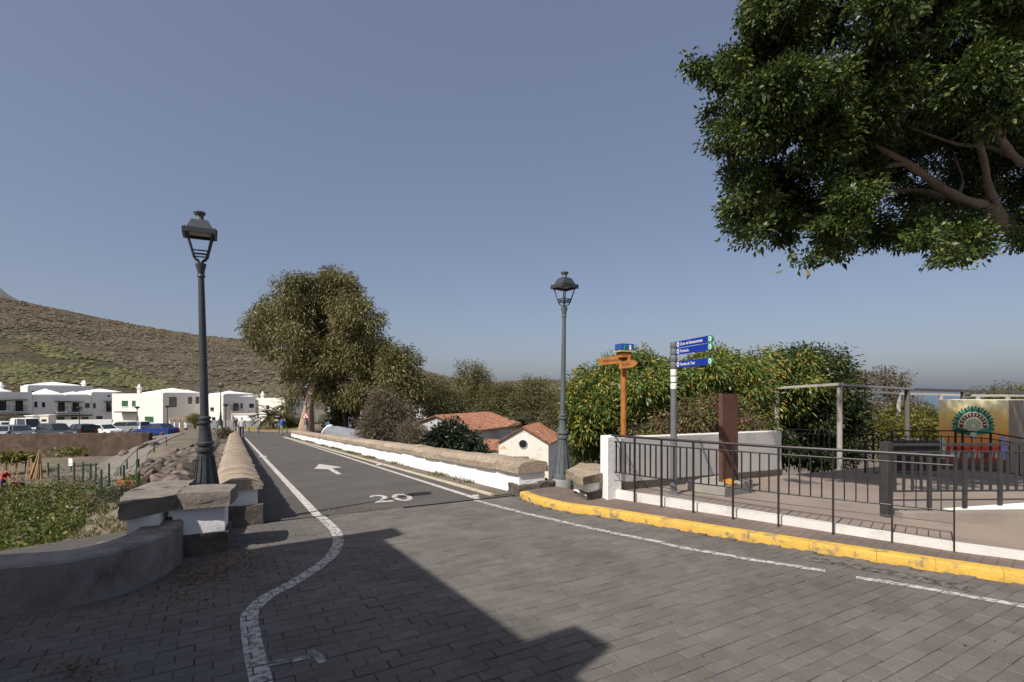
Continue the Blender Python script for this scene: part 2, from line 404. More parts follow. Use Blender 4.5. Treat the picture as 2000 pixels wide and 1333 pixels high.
# ------------------------------------------------------------------ asphalt road over the bridge
asph = mat('asphalt', (0.084, 0.077, 0.070), (0.112, 0.102, 0.092), scale=1.3, grain=.3, gscale=60, rough=0.92, bump=0.5, bscale=160, c3=(0.085, 0.078, 0.072), scale3=0.5, lo3=.52, hi3=.75)
def rhit(u, v):
    lo, hi = 3.0, 120.0
    for _ in range(50):
        d = (lo+hi)/2
        if gz(v, d) > zroad(st(gx(u, d), d)[0]): lo = d
        else: hi = d
    return Vector((gx(u, lo), lo, zroad(st(gx(u, lo), lo)[0])))
def rp(s, t, dz=0.0): x, y = xy(s, t); return Vector((x, y, zroad(s)+dz))
bb = B(); ss = [S0, 8, 9.5]+list(np.arange(11, 54, 1.5))
for a, c in zip(ss[:-1], ss[1:]): bb.add([rp(a, .1), rp(a, 4.2), rp(c, 4.2), rp(c, .1)], [(0, 1, 2, 3)])
road = tag(bb.build('road', asph), kind='structure')
# crossing street at the far end of the bridge
bb = B()
zc = zroad(52.4)-0.01
a, c, e, f = xy(46.5, -1.5), xy(46.5, 9), xy(60, 12), xy(60, -3)
st_ = tag(B().prism([a, c, e, f], zc-0.5, zc-0.004).build('street', asph), kind='structure')
white = mat('road_paint', (0.54, 0.51, 0.47), (0.20, 0.185, 0.17), scale=14, rough=0.85, lo=0.46, hi=0.68, bump=.2, bscale=200)
def smoothline(pts, step=0.08):
    pts = [Vector(p) for p in pts]; out = []
    for i in range(len(pts)-1):
        p0, p1, p2, p3 = pts[max(i-1, 0)], pts[i], pts[i+1], pts[min(i+2, len(pts)-1)]
        n = max(2, int((p2-p1).length/step))
        for k in range(n):
            t = k/n
            out.append(0.5*((2*p1)+(p2-p0)*t+(2*p0-5*p1+4*p2-p3)*t*t+(3*p1-p0-3*p2+p3)*t**3))
    out.append(pts[-1]); return out
def offsets(pts, w):
    L_, R_ = [], []
    for i, p in enumerate(pts):
        d = (pts[min(i+1, len(pts)-1)]-pts[max(i-1, 0)]); d = Vector((d.x, d.y)); d.normalize()
        n = Vector((-d.y, d.x)); L_.append(Vector((p.x+n.x*w/2, p.y+n.y*w/2, p.z))); R_.append(Vector((p.x-n.x*w/2, p.y-n.y*w/2, p.z)))
    return L_, R_
for (t0, t1, s0, s1, w) in ((0.98, 0.86, S0, 46, .11), (3.28, 3.5, S0, 45, .1)):
    pts = [rp(lerp(s0, s1, k/60), lerp(t0, t1, k/60), 0.004) for k in range(61)]
    l, r = offsets(pts, w); B().ribbon(r, l).build('painted_line', white, road)
pl = [(614.4, 916.1), (623.4, 906.8), (669, 913.2), (648.5, 915.4), (666.8, 926), (659, 927.6), (640, 917.2)]
pv = [rhit(*p)+Vector((0, 0, .004)) for p in pl]
B().add(pv, [(0, 6, 3, 1), (1, 3, 2), (6, 5, 4, 3)]).build('painted_arrow', white, road)
def text_mesh(txt, size=1.0, bold=0.0):
    cu = bpy.data.curves.new('t', 'FONT'); cu.body = txt; cu.size = size; cu.offset = bold; cu.resolution_u = 3
    o = bpy.data.objects.new('t', cu); col.objects.link(o)
    dg = bpy.context.evaluated_depsgraph_get(); dg.update()
    me = bpy.data.meshes.new_from_object(o.evaluated_get(dg)); bpy.data.objects.remove(o)
    return [Vector(v.co) for v in me.vertices], [tuple(p.vertices) for p in me.polygons]
def fit01(vs):
    x0 = min(v.x for v in vs); x1 = max(v.x for v in vs); y0 = min(v.y for v in vs); y1 = max(v.y for v in vs)
    return [((v.x-x0)/(x1-x0), (v.y-y0)/(y1-y0)) for v in vs], (x1-x0)/(y1-y0)
tv, tf = text_mesh('20', 1, 0.012); uv, _ = fit01(tv)
q = [rhit(*p) for p in ((732, 983), (812, 978), (797, 964.5), (719, 968.5))]
nb = B().add([(q[0]*(1-a)*(1-b)+q[1]*a*(1-b)+q[2]*a*b+q[3]*(1-a)*b)+Vector((0, 0, .004)) for a, b in uv], tf)
nb.build('painted_number', white, road)
for (u, v, w, h) in ((739, 908, 9, 3), (929, 969, 14, 5), (514, 892, 16, 2), (512, 942, 8, 2), (508, 907, 6, 2)):
    qq = [rhit(u+a*w/2, v+b*h/2)+Vector((0, 0, .004)) for a, b in ((-1, 1), (1, .7), (.8, -1), (-1, -.6))]
    B().add(qq, [(0, 1, 2, 3)]).build('painted_mark', white, road)
# narrow cream edge kerb and dirt strip with grass along the right parapet
cream = mat('cream_edging', (0.55, 0.50, 0.38), (0.42, 0.37, 0.27), scale=6, rough=0.9)
bb = B(); n = 40
for k in range(n):
    a, c = lerp(S0+.15, 44, k/n), lerp(S0+.15, 44, (k+1)/n)
    P = [rp(a, 3.57, -.02), rp(a, 3.63, -.02), rp(c, 3.63, -.02), rp(c, 3.57, -.02), rp(a, 3.57, .03), rp(a, 3.63, .03), rp(c, 3.63, .03), rp(c, 3.57, .03)]
    bb.add(P, [(4, 5, 6, 7), (0, 4, 7, 3), (1, 2, 6, 5), (0, 1, 5, 4)])
tag(bb.build('edge_kerb', cream), kind='structure')
bb = B().ribbon([rp(s, 3.62, .012) for s in np.linspace(S0+.1, 44, 30)], [rp(s, 4.1, .012) for s in np.linspace(S0+.1, 44, 30)])
tag(bb.build('verge', dirt), kind='structure')
grass = leafmat('verge_grass', [(0, (0.05, 0.075, 0.02)), (0.6, (0.09, 0.115, 0.03)), (0.85, (0.16, 0.15, 0.05)), (1, (0.24, 0.2, 0.09))], 0.25, 0.6)
def blades(C, h, w, lean=0.35):
    n = len(C); d = rng.standard_normal((n, 3))*lean; d[:, 2] = 1; d /= np.linalg.norm(d, axis=1, keepdims=True)
    return leaves(C, d, h, w, 0.35)
C = []
for k in range(5200):
    s = S0+0.3+(rng.random()**1.5)*37; dens = fbm(s*0.9, 3, 3, 5)
    if dens < 0.36+rng.random()*0.22: continue
    t = 3.97-abs(rng.standard_normal())*0.09-(dens-.4)*.12*rng.random(); p = rp(s, max(t, 3.64), .01); C.append(p)
V, Q = blades(np.array(C), 0.075, 0.014)
tag(np_mesh('verge_grass', V, Q, grass), 'green weeds growing along the foot of the white right-hand bridge parapet', 'grass', kind='stuff')

# ------------------------------------------------------------------ paved street in front
KERB = smoothline([(0.12, 7.95, 0), (0.30, 7.55, 0), (.70, 7.05, 0), (1.21, 6.70, 0), (2.31, 5.79, 0), (3.11, 5.18, 0), (3.76, 4.71, 0), (4.32, 4.32, 0), (5.2, 3.75, 0), (7, 2.9, 0), (9.5, 2.0, 0)], 0.05)
kx = np.array([p.x for p in KERB]); ky = np.array([p.y for p in KERB])
E1 = Vector((.866, .5)); E2 = Vector((-.5, .866))
bed = mat('joint_sand', (0.07, 0.062, 0.055), (0.10, 0.09, 0.08), scale=9, rough=1)
a0, a1 = xy(S0, .1), xy(S0, 4.3)
paving = tag(B().add([(-6, -4, -.014), (11, -4, -.014), (11, 2.2, -.014), (4.4, 4.6, -.014), (1.3, 7.0, -.014), (a1[0], a1[1], -.014), (a0[0], a0[1], -.014), (-4.2, 6.4, -.014), (-6, 4.5, -.014)], [tuple(range(9))]).build('paving', bed), kind='structure')
brickm = mat('grey_paver', (0.130, 0.118, 0.106), (0.165, 0.15, 0.135), scale=1.6, rough=0.85, bump=0.6, bscale=70, island=0.11, c3=(0.095, 0.087, 0.08), scale3=0.55, lo3=.48, hi3=.72, world=True, grain=.28, gscale=95)
BW, BH, GAP = 0.2, 0.1, 0.0036
bricks = []; base = Vector((-1.0, 4.5))
for j in range(-70, 70):
    for i in range(-45, 48):
        c = base+E1*((i+(0.5 if j % 2 else 0))*BW+random.gauss(0, .0015))+E2*(j*BH)
        if c.y < 1.7 or c.x < -4.6 or c.x > 8.2: continue
        s, t = st(c.x, c.y)
        if s > S0-0.05 or t < tb(s)-0.7: continue
        if c.x > 0.0:
            yk = np.interp(c.x, kx, ky)
            if c.y > yk-0.04: continue
        if abs(c.x)/c.y > 1.25: continue
        bricks.append(c)
def brick_pts(c, dz, tilt):
    hx, hy = BW/2-GAP/2, BH/2-GAP/2; b = 0.005; P = []
    for z, k in ((-0.03, 0), (-0.003, 0), (0, b)):
        for sx, sy in ((-1, -1), (1, -1), (1, 1), (-1, 1)):
            q = E1*(sx*(hx-k))+E2*(sy*(hy-k)); P.append((c.x+q.x, c.y+q.y, z+dz+tilt*sx*(1 if k or z > -.02 else 0)))
    return P
BF = [(0, 1, 5, 4), (1, 2, 6, 5), (2, 3, 7, 6), (3, 0, 4, 7), (4, 5, 9, 8), (5, 6, 10, 9), (6, 7, 11, 10), (7, 4, 8, 11), (8, 9, 10, 11)]
bricks.sort(key=lambda c: c.length+0.0*c.x+(3 if abs(c.x)/c.y > 1.0 else 0))
proto = B().add(brick_pts(Vector((0, 0)), 0, 0), BF).build('brick', brickm, paving); pme = proto.data; far = B(); dzs = {}
for k, c in enumerate(bricks):
    dz = random.gauss(0, .0014); dzs[k] = dz
    if k < 300:
        o = proto if k == 0 else link('brick', pme, paving)
        o.location = (c.x, c.y, dz); o.rotation_euler = (random.gauss(0, .006), random.gauss(0, .006), random.gauss(0, .01))
    else: far.add(brick_pts(c, dz, random.gauss(0, .0008)), BF)
fo = far.build('bricks', brickm, paving); fo['kind'] = 'stuff'
def clip_poly(poly, c):
    hx, hy = BW/2-GAP/2-.001, BH/2-GAP/2-.001
    for n, h in ((E1, hx), (-E1, hx), (E2, hy), (-E2, hy)):
        out = []
        for i in range(len(poly)):
            p, q = poly[i], poly[(i+1) % len(poly)]
            dp, dq = (p-c).dot(n)-h, (q-c).dot(n)-h
            if dp <= 0: out.append(p)
            if (dp < 0 < dq) or (dq < 0 < dp): out.append(p+(q-p)*(dp/(dp-dq)))
        poly = out
        if len(poly) < 3: return None
    return poly
def paint_on_bricks(l, r, name, m):
    bb = B()
    for i in range(len(l)-1):
        qd = [Vector((p.x, p.y)) for p in (r[i], r[i+1], l[i+1], l[i])]; ctr = sum(qd, Vector((0, 0)))/4
        for k, c in enumerate(bricks):
            if abs(c.x-ctr.x) > .25 or abs(c.y-ctr.y) > .25: continue
            pc = clip_poly(qd, c)
            if pc: bb.add([(p.x, p.y, dzs[k]+.0042) for p in pc], [tuple(range(len(pc)))])
    return bb.build(name, m, paving)
worn = mat('worn_paint', (0.50, 0.48, 0.45), (0.17, 0.155, 0.14), scale=20, rough=0.85, lo=0.46, hi=0.60, bump=.2, bscale=150)
very = mat('faded_paint', (0.5, 0.48, 0.45), (0.19, 0.175, 0.16), scale=11, rough=0.9, lo=0.40, hi=0.56)
lp = smoothline([gnd(*p) for p in ((520, 1400), (510, 1333), (498, 1282), (487, 1216), (493, 1192), (527, 1163), (569, 1141), (624, 1106), (652, 1080), (661, 1058), (655, 1038), (640, 1022), (617, 1002))], 0.06)
paint_on_bricks(*offsets(lp, .115), 'painted_line', worn)
for pts in (((925, 977), (1000, 997), (1090, 1018), (1180, 1038), (1270, 1056), (1333, 1071), (1400, 1082), (1495, 1098), (1612, 1116)), ((1672, 1129), (1800, 1149), (1900, 1167), (2000, 1185), (2150, 1212))):
    l = smoothline([gnd(*p) for p in pts], .08); paint_on_bricks(*offsets(l, .085), 'painted_line', worn)
l = smoothline([gnd(*p) for p in ((526, 1298), (560, 1292), (606, 1283))], .05); paint_on_bricks(*offsets(l, .055), 'painted_mark', very)
l = smoothline([gnd(*p) for p in ((606, 1272), (620, 1282), (630, 1296))], .04); paint_on_bricks(*offsets(l, .05), 'painted_mark', very)
tar = mat('tar_smear', (0.05, 0.045, 0.04), (0.17, 0.15, 0.13), scale=14, rough=0.8, lo=0.42, hi=0.55)
l = smoothline([gnd(*p) for p in ((1580, 1092), (1680, 1108), (1780, 1128), (1900, 1152))], .08); paint_on_bricks(*offsets(l, .16), 'tar_smear', tar)
# dry leaf litter on the paving
litter = leafmat('dry_litter', [(0, (0.10, 0.05, 0.025)), (0.6, (0.2, 0.12, 0.05)), (1, (0.32, 0.25, 0.1))], 0.1, 0.8)
C = []
for (u, v, su, sv, n) in ((440, 1105, 38, 14, 420), (385, 1130, 40, 12, 420), (350, 1165, 24, 16, 160), (150, 1310, 40, 14, 160), (470, 1085, 20, 5, 140), (700, 995, 45, 3, 160), (1020, 985, 20, 6, 60)):
    for _ in range(n): p = gnd(u+random.gauss(0, su), max(960, v+random.gauss(0, sv))); C.append((p.x, p.y, .009))
for _ in range(90): p = gnd(random.uniform(500, 2000), random.uniform(1050, 1330)); C.append((p.x, p.y, .009))
C = np.array(C); D = rng.standard_normal((len(C), 3)); D[:, 2] = 0.15*np.abs(D[:, 2]); D /= np.linalg.norm(D, axis=1, keepdims=True)
V, Q = leaves(C, D, .028, .008, .4)
tag(np_mesh('leaf_litter', V, Q, litter), 'brown dry leaf litter scattered over the grey paving', 'leaf litter', kind='stuff')

# ------------------------------------------------------------------ yellow kerb, sidewalk, plaza
yel = mat('yellow_kerb_paint', (0.62, 0.39, 0.075), (0.54, 0.33, 0.065), scale=5, rough=0.75, c3=(0.22, 0.18, 0.12), scale3=8, lo3=.52, hi3=.64, grain=.15, gscale=50, bump=.5, bscale=30, island=.04)
kerb = empty('kerb', KERB[0], 'yellow painted kerb curving along the right-hand pavement edge', 'kerb'); kerb['kind'] = 'structure'
i = 0
while i < len(KERB)-3:
    j = min(len(KERB)-1, i+random.randint(9, 12)); seg = KERB[i:j+1]
    prof = [(0.0, -.03), (0.0, .062), (-.010, .078), (-.03, .086), (-.12, .09), (-.12, -.03)]
    rows = []
    for k in range(len(seg)):
        d = KERB[min(i+k+1, len(KERB)-1)]-KERB[max(i+k-1, 0)]; n = Vector((-d.y, d.x, 0)).normalized()
        e = .0012 if k == 0 else (-.0012 if k == len(seg)-1 else 0)
        rows.append([seg[k]+d.normalized()*e+n*(-a)+Vector((0, 0, z)) for a, z in prof])
    bb = B(); m_ = len(prof)
    bb.add([p for r_ in rows for p in r_], [(a*m_+b, (a+1)*m_+b, (a+1)*m_+(b+1) % m_, a*m_+(b+1) % m_) for a in range(len(rows)-1) for b in range(m_)]+[tuple(range(m_)), tuple(range(len(rows)*m_-1, (len(rows)-1)*m_-1, -1))])
    bb.build('kerb_stone', yel, kerb, smooth=True); i = j
FL = [F0+FD*a for a in (-.25, .5, 1.2, 1.9, 2.6, 3.3, 3.75)]+[Vector((4.85, 4.52)), Vector((6.2, 3.75)), Vector((9.6, 2.5))]
def sidemat():
    m = mat('brown_pavement', (0.14, 0.105, 0.085), (0.20, 0.155, 0.125), scale=2.2, rough=0.9, bump=0.0, c3=(0.115, 0.10, 0.09), scale3=.9)
    N = m.node_tree.nodes; L = m.node_tree.links; b = N['Principled BSDF']
    co = N.new('ShaderNodeTexCoord'); mp = N.new('ShaderNodeMapping'); mp.inputs['Rotation'].default_value = (0, 0, R(-42)); L.new(co.outputs['Object'], mp.inputs[0])
    bt = N.new('ShaderNodeTexBrick'); bt.inputs['Scale'].default_value = 1; bt.inputs['Brick Width'].default_value = .2; bt.inputs['Row Height'].default_value = .1
    bt.inputs['Mortar Size'].default_value = .006; L.new(mp.outputs[0], bt.inputs[0])
    bp = N.new('ShaderNodeBump'); bp.inputs['Strength'].default_value = .5; bp.inputs['Distance'].default_value = .01; bp.invert = True
    L.new(bt.outputs['Fac'], bp.inputs['Height']); L.new(bp.outputs[0], b.inputs['Normal'])
    src = b.inputs['Base Color'].links[0].from_socket; mx = N.new('ShaderNodeMix'); mx.data_type = 'RGBA'
    mu = N.new('ShaderNodeMath'); mu.operation = 'MULTIPLY'; mu.inputs[1].default_value = .45; L.new(bt.outputs['Fac'], mu.inputs[0])
    L.new(mu.outputs[0], mx.inputs[0]); L.new(src, mx.inputs[6]); mx.inputs[7].default_value = (.06, .05, .04, 1); L.new(mx.outputs[2], b.inputs['Base Color'])
    return m
inner = [KERB[k]+Vector((0, 0, 0)) for k in range(0, len(KERB), 6)]
def inn(k):
    d = KERB[min(k+1, len(KERB)-1)]-KERB[max(k-1, 0)]; n = Vector((-d.y, d.x, 0)).normalized(); return KERB[k]+n*.118
poly = [(p.x, p.y) for p in (inn(k) for k in range(0, len(KERB), 6))]+[(p.x+FN.x*.05, p.y+FN.y*.05) for p in FL[::-1]]+[(.62, 8.55), (.2, 8.5)]
tag(B().prism(poly, -.05, .088).build('sidewalk', sidemat()), kind='structure')
wplast = mat('white_plaster', (0.82, 0.81, 0.79), (0.87, 0.865, 0.85), scale=3, rough=0.9, bump=0.5, bscale=14, c3=(0.5, 0.46, 0.4), scale3=1.6, lo3=.60, hi3=.8)
# low white edge wall of the plaza
bb = B()
top = lambda x, y: plaza_z(x, y)+.015
for a, c in zip(FL[:-1], FL[1:]):
    bb.prism([tuple(a), tuple(c), tuple(c+FN*.11), tuple(a+FN*.11)], .02, top)
tag(bb.build('low_edge_wall', mat('edge_wall_paint', (0.60, 0.58, 0.54), (0.70, 0.68, 0.64), scale=3, rough=.9, bump=.5, bscale=14, c3=(.4, .36, .31), scale3=2.5, lo3=.55, hi3=.75)), 'low white painted edge wall at the foot of the front railing', 'wall')
plz = mat('plaza_paving', (0.23, 0.185, 0.15), (0.30, 0.245, 0.20), scale=1.0, rough=0.9, bump=.25, bscale=60, c3=(0.19, 0.155, 0.13), scale3=.5)
bb = B()
def fl(p, L_): v = F0+FD*L_+FN*p; return (v.x, v.y, plaza_z(v.x, v.y))
pgrid = [.1, .6, 1.2, 1.8, 2.4, 3, 3.6, 4.2, 4.8, 5.4, 6, 7, 8, 9, 10, 11, 12, 13, 14]
lgrid = [0, 1, 2, 3, 4, 5, 6, 7, 8, 10, 12, 14, 17, 20]
plaza = tag(B().add([fl(p, lerp(0.16*p+.02, 20, L_/20)) for p in pgrid for L_ in lgrid], [(j*14+i, j*14+i+1, (j+1)*14+i+1, (j+1)*14+i) for j in range(len(pgrid)-1) for i in range(13)]).build('plaza', plz), kind='structure')
# ------------------------------------------------------------------ bridge parapets
RZ = math.atan2(-NX, NY); RX = -math.atan(0.0488)
capm = mat('coping_stone', (0.27, 0.215, 0.158), (0.41, 0.33, 0.245), scale=7, rough=0.95, bump=0.8, bscale=22, objr=0.16, c3=(0.13, 0.112, 0.09), scale3=6, lo3=.5, hi3=.72, grain=.3, gscale=30)
darkcap = mat('grey_coping_stone', (0.16, 0.138, 0.115), (0.25, 0.215, 0.18), scale=6, rough=0.95, bump=0.8, bscale=25, objr=0.1)
lava = mat('rough_lava_stone', (0.075, 0.065, 0.056), (0.15, 0.13, 0.11), scale=9, rough=0.95, bump=1.0, bscale=16)
def parapet(tc, hw, zt, prof, stone_len, label, s1, name, capmat):
    a = rp(S0, tc); root = empty(name, a, label, 'parapet')
    n = 14; bb = B()
    rows = []
    for k in range(n+1):
        s = lerp(S0, s1, k/n); rows.append([rp(s, tc-hw, -.6), rp(s, tc-hw, zt), rp(s, tc+hw, zt), rp(s, tc+hw, -.6)])
    bb.add([p for r_ in rows for p in r_], [(a*4+b, a*4+b+1, (a+1)*4+b+1, (a+1)*4+b) for a in range(n) for b in range(3)]+[(3, 2, 1, 0), (n*4, n*4+1, n*4+2, n*4+3)])
    bb.build('wall', wplast, root)
    metas = []
    for v in range(4):
        m_ = len(prof); pts = []
        for y in (0, .06, .5, .94, 1):
            sh = 1 if .01 < y < .99 else .955
            for (x, z) in prof: pts.append((x*sh+random.gauss(0, .006), y, z*sh+random.gauss(0, .005)*(z > 0)))
        fs = [(r_*m_+b, r_*m_+(b+1) % m_, (r_+1)*m_+(b+1) % m_, (r_+1)*m_+b) for r_ in range(4) for b in range(m_)]+[tuple(range(m_-1, -1, -1)), tuple(range(4*m_, 5*m_))]
        o = B().add(pts, fs).build('coping_stone', capmat, None, smooth=True); metas.append(o.data); bpy.data.objects.remove(o)
    s = S0-.04
    while s < s1:
        L_ = stone_len*random.uniform(.8, 1.25)
        o = link('coping_stone', random.choice(metas), root); p = rp(s, tc+random.gauss(0, .006), zt+.002+random.gauss(0, .003))
        o.location = p-a; o.rotation_euler = (RX if s > S0+.2 else RX*.5, 0, RZ+random.gauss(0, .008)); o.scale = (1, L_-.006, random.uniform(.95, 1.06))
        s += L_
    return root
roundp = [(-.27, 0), (-.275, .04), (-.2, .095), (-.08, .13), (.08, .13), (.2, .095), (.275, .04), (.27, 0)]
flatp = [(-.3, 0), (-.31, .10), (-.2, .175), (.1, .19), (.27, .15), (.31, .08), (.3, 0)]
pl_ = parapet(.06, .21, .42, roundp, .46, 'long bridge parapet with rounded brown coping, left of the road', 46, 'bridge_parapet', capm)
pr_ = parapet(4.24, .24, .34, flatp, .85, 'long white bridge parapet with flat brown coping, right of the road', 43.5, 'bridge_parapet', capm)
def rough_block(name, poly, z0, z1, m, parent, jit=.012, cut=2):
    bb = B(); bb.prism(poly, z0, z1); o = bb.build(name, m, parent)
    bm = bmesh.new(); bm.from_mesh(o.data)
    bmesh.ops.triangulate(bm, faces=[f for f in bm.faces if len(f.verts) > 4])
    bmesh.ops.subdivide_edges(bm, edges=bm.edges[:], cuts=cut, use_grid_fill=True)
    for v in bm.verts: v.co += Vector((random.gauss(0, jit), random.gauss(0, jit), random.gauss(0, jit*.7)))
    bm.to_mesh(o.data); bm.free(); o.data.polygons.foreach_set('use_smooth', [True]*len(o.data.polygons)); o.data.update()
    try: o.data.set_sharp_from_angle(angle=R(35))
    except Exception: pass
    return o
def quad_st(s0, s1, t0, t1): return [xy(s0, t0), xy(s1, t0), xy(s1, t1), xy(s0, t1)]
rough_block('plinth_stone', quad_st(7.0, 7.5, -.2, .33), -.1, .235, lava, pl_)
rough_block('plinth_stone', quad_st(6.98, 7.35, 3.93, 4.32), -.1, .16, lava, pr_)
rough_block('plinth_stone', quad_st(6.99, 7.3, 4.34, 4.62), -.1, .18, lava, pr_)
# seam step between paving and asphalt beside the left parapet
# ---------------- corner wall with cap slabs, left, around the lamp
cw = empty('corner_wall', (-3.2, 5.2, 0), 'low white corner wall with dark stone base and thick slabs before the left lamp', 'wall')
B().prism([(-3.33, 5.02), (-2.93, 5.22), (-3.06, 5.52), (-3.47, 5.34)], .2, .47).build('pier', wplast, cw)
rough_block('plinth', [(-3.36, 4.99), (-2.89, 5.21), (-3.05, 5.56), (-3.5, 5.36)], -.1, .21, lava, cw, .006)
B().prism([(-3.55, 4.72), (-3.32, 4.82), (-3.75, 5.72), (-4.0, 5.62)], -.2, .47).build('side_wall', wplast, cw)
for poly in ([(-3.28, 5.00), (-2.84, 5.17), (-3.0, 5.60), (-3.45, 5.42)], [(-3.50, 4.55), (-3.275, 4.99), (-3.455, 5.44), (-3.60, 5.35), (-3.86, 5.1)], [(-3.61, 5.37), (-3.46, 5.46), (-3.62, 5.85), (-4.0, 5.70), (-3.87, 5.13)]):
    rough_block('coping_slab', poly, .47, .625, darkcap, cw, .006, 3)
# ---------------- right corner pier between lamp and plaza wall
cr_ = empty('corner_pier', (1.1, 7.8, 0), 'short white pier with stone cap right of the right-hand lamp', 'pier')
B().prism([(.93, 7.72), (1.06, 7.28), (1.40, 7.62), (1.42, 8.3), (1.15, 8.4)], .15, .34).build('pier', wplast, cr_)
rough_block('plinth', [(.95, 7.66), (1.05, 7.25), (1.41, 7.60), (1.42, 8.3), (1.12, 8.4)], -.05, .2, lava, cr_, .012)
rough_block('coping_slab', [(.80, 7.67), (.99, 7.1), (1.41, 7.56), (1.42, 8.4), (1.17, 8.6)], .33, .45, capm, cr_, .008)
# ---------------- curved planter wall, lower left
conc = mat('grey_render', (0.19, 0.175, 0.165), (0.28, 0.262, 0.245), scale=5, rough=0.9, bump=.7, bscale=24, c3=(.11, .10, .09), scale3=2.2, lo3=.5, hi3=.68)
cv = smoothline([(-3.33, 5.2, 0), (-3.14, 4.85, 0), (-3.06, 4.5, 0), (-3.1, 4.12, 0), (-3.3, 3.82, 0), (-3.67, 3.67, 0), (-4.4, 3.55, 0), (-6.2, 3.4, 0)], .1)
l, r_ = offsets(cv, .0); bb = B(); rows = []
for k, p in enumerate(cv):
    d = cv[min(k+1, len(cv)-1)]-cv[max(k-1, 0)]; n = Vector((d.y, -d.x, 0)).normalized()
    rows.append([p+Vector((0, 0, -.1)), p+Vector((0, 0, .345)), p+n*.02+Vector((0, 0, .365)), p+n*.32+Vector((0, 0, .365)), p+n*.34+Vector((0, 0, -.4))])
bb.add([q for r in rows for q in r], [(a*5+b, a*5+b+1, (a+1)*5+b+1, (a+1)*5+b) for a in range(len(rows)-1) for b in range(4)]+[(0, 1, 2, 3, 4)])
tag(bb.build('curved_wall', conc, smooth=True), 'low curved grey planter wall in the shade at the lower left', 'wall')

# ------------------------------------------------------------------ street lamps
iron = mat('lamp_iron', (0.030, 0.036, 0.042), (0.046, 0.053, 0.060), scale=9, rough=0.5, metal=0.0, spec=.5, bump=.15, bscale=60)
ironb = mat('lamp_grey_green', (0.075, 0.09, 0.095), (0.11, 0.125, 0.13), scale=5, rough=0.6, bump=.2, bscale=40)
pedm = mat('lamp_pedestal_grey', (0.22, 0.225, 0.22), (0.29, 0.29, 0.28), scale=5, rough=0.8, bump=.3)
refl = mat('lamp_reflector', (0.35, 0.32, 0.27), rough=.5)
def lamp(loc, label, rz, lean, base_m, shaft_m, group='street lamps', full=True):
    root = empty('street_lamp', (0, 0, 0), label, 'street lamp', group)
    if full: B().lathe([(.175, -.05), (.175, .225), (.165, .24)], n=10).build('pedestal', pedm, root, smooth=True)
    B().lathe([(.16, .235), (.165, .26), (.15, .30), (.145, .33), (.128, .50), (.1, .70), (.083, .86), (.084, .90), (.1, .905), (.103, .925), (.098, .945), (.076, .95), (.074, .975), (.094, .98), (.096, 1.005), (.076, 1.02),
               (.066, 1.10), (.055, 1.215), (.058, 1.225), (.072, 1.23), (.072, 1.25), (.056, 1.26), (.056, 1.275), (.068, 1.28), (.066, 1.30), (.046, 1.315)], n=12).build('base', base_m, root, smooth=True)
    f = B()
    for k in range(12):
        a = 2*math.pi*k/12; f.bar((math.cos(a)*.152, math.sin(a)*.152, .34), (math.cos(a)*.082, math.sin(a)*.082, .85), .012, .012)
    f.build('flutes', base_m, root)
    B().lathe([(.045, 1.3), (.041, 2.0), (.034, 2.70), (.031, 2.93)], n=14).build('shaft', shaft_m, root, smooth=True)
    B().lathe([(.03, 2.92), (.042, 2.925), (.042, 2.945), (.034, 2.955), (.04, 3.0), (.056, 3.06), (.056, 3.08), (.03, 3.085)], n=14).build('capital', shaft_m, root, smooth=True)
    br = B(); fr = B()
    for sx, sy in ((1, 1), (1, -1), (-1, 1), (-1, -1)):
        br.tube([(0, 0, 3.07), (sx*.03, sy*.03, 3.12), (sx*.05, sy*.05, 3.125), (sx*.065, sy*.065, 3.165), (sx*.075, sy*.075, 3.20)], .011, 5)
        fr.bar((sx*.066, sy*.066, 3.155), (sx*.128, sy*.128, 3.42), .017, .017)
        fr.bar((sx*.148, sy*.148, 3.41), (sx*.148, sy*.148, 3.47), .012, .012)
    for z, e in ((3.175, .072), (3.215, .083)):
        for a, b in (((-e, -e), (e, -e)), ((e, -e), (e, e)), ((e, e), (-e, e)), ((-e, e), (-e, -e))): fr.bar((*a, z), (*b, z), .014, .014)
    br.build('bracket', iron, root); ln = fr.build('lantern_frame', iron, root)
    p = B(); e = .158
    for a, b in (((-e, -e), (e, -e)), ((e, -e), (e, e)), ((e, e), (-e, e)), ((-e, e), (-e, -e))): p.bar((*a, 3.425), (*b, 3.425), .03, .055)
    p.box((0, 0, 3.44), (.31, .31, .012)); p.build('lantern_rim', iron, ln)
    B().box((0, 0, 3.428), (.21, .21, .012)).build('reflector', refl, ln)
    B().box((0, 0, 3.505), (.285, .285, .125), top=.58).build('lantern_roof', iron, ln, bevel=.004)
    B().lathe([(.062, 3.563), (.05, 3.575), (.042, 3.60), (.04, 3.625), (.062, 3.65), (.066, 3.665), (.05, 3.68)], n=10).build('finial', pedm if False else ironb, ln, smooth=True)
    root.location = loc; root.rotation_euler = (lean[1], lean[0], rz)
    return root
lampL = lamp((-3.57, 6.0, 0.03), 'tall black street lamp behind the slab corner wall, left of the road', R(30), (R(-1.2), R(.8)), iron, iron)
lampR = lamp((.825, 8.5, -.04), 'grey-green street lamp on round pedestal, right of the road', R(34), (R(1.0), 0), ironb, ironb)
bb = B()
for k in range(9):  # raised emblem on the lamp base
    a0 = k*.7; bb.tube([(.02*math.cos(a0+j*.5)*(1-j*.1), 0, .5+(k-4)*.018+.012*math.sin(a0+j*.6)) for j in range(5)], .005, 4)
em = bb.build('emblem', ironb, lampR); em.location = (-.06, -.115, -.06); em.rotation_euler = (R(-9), 0, R(-25))
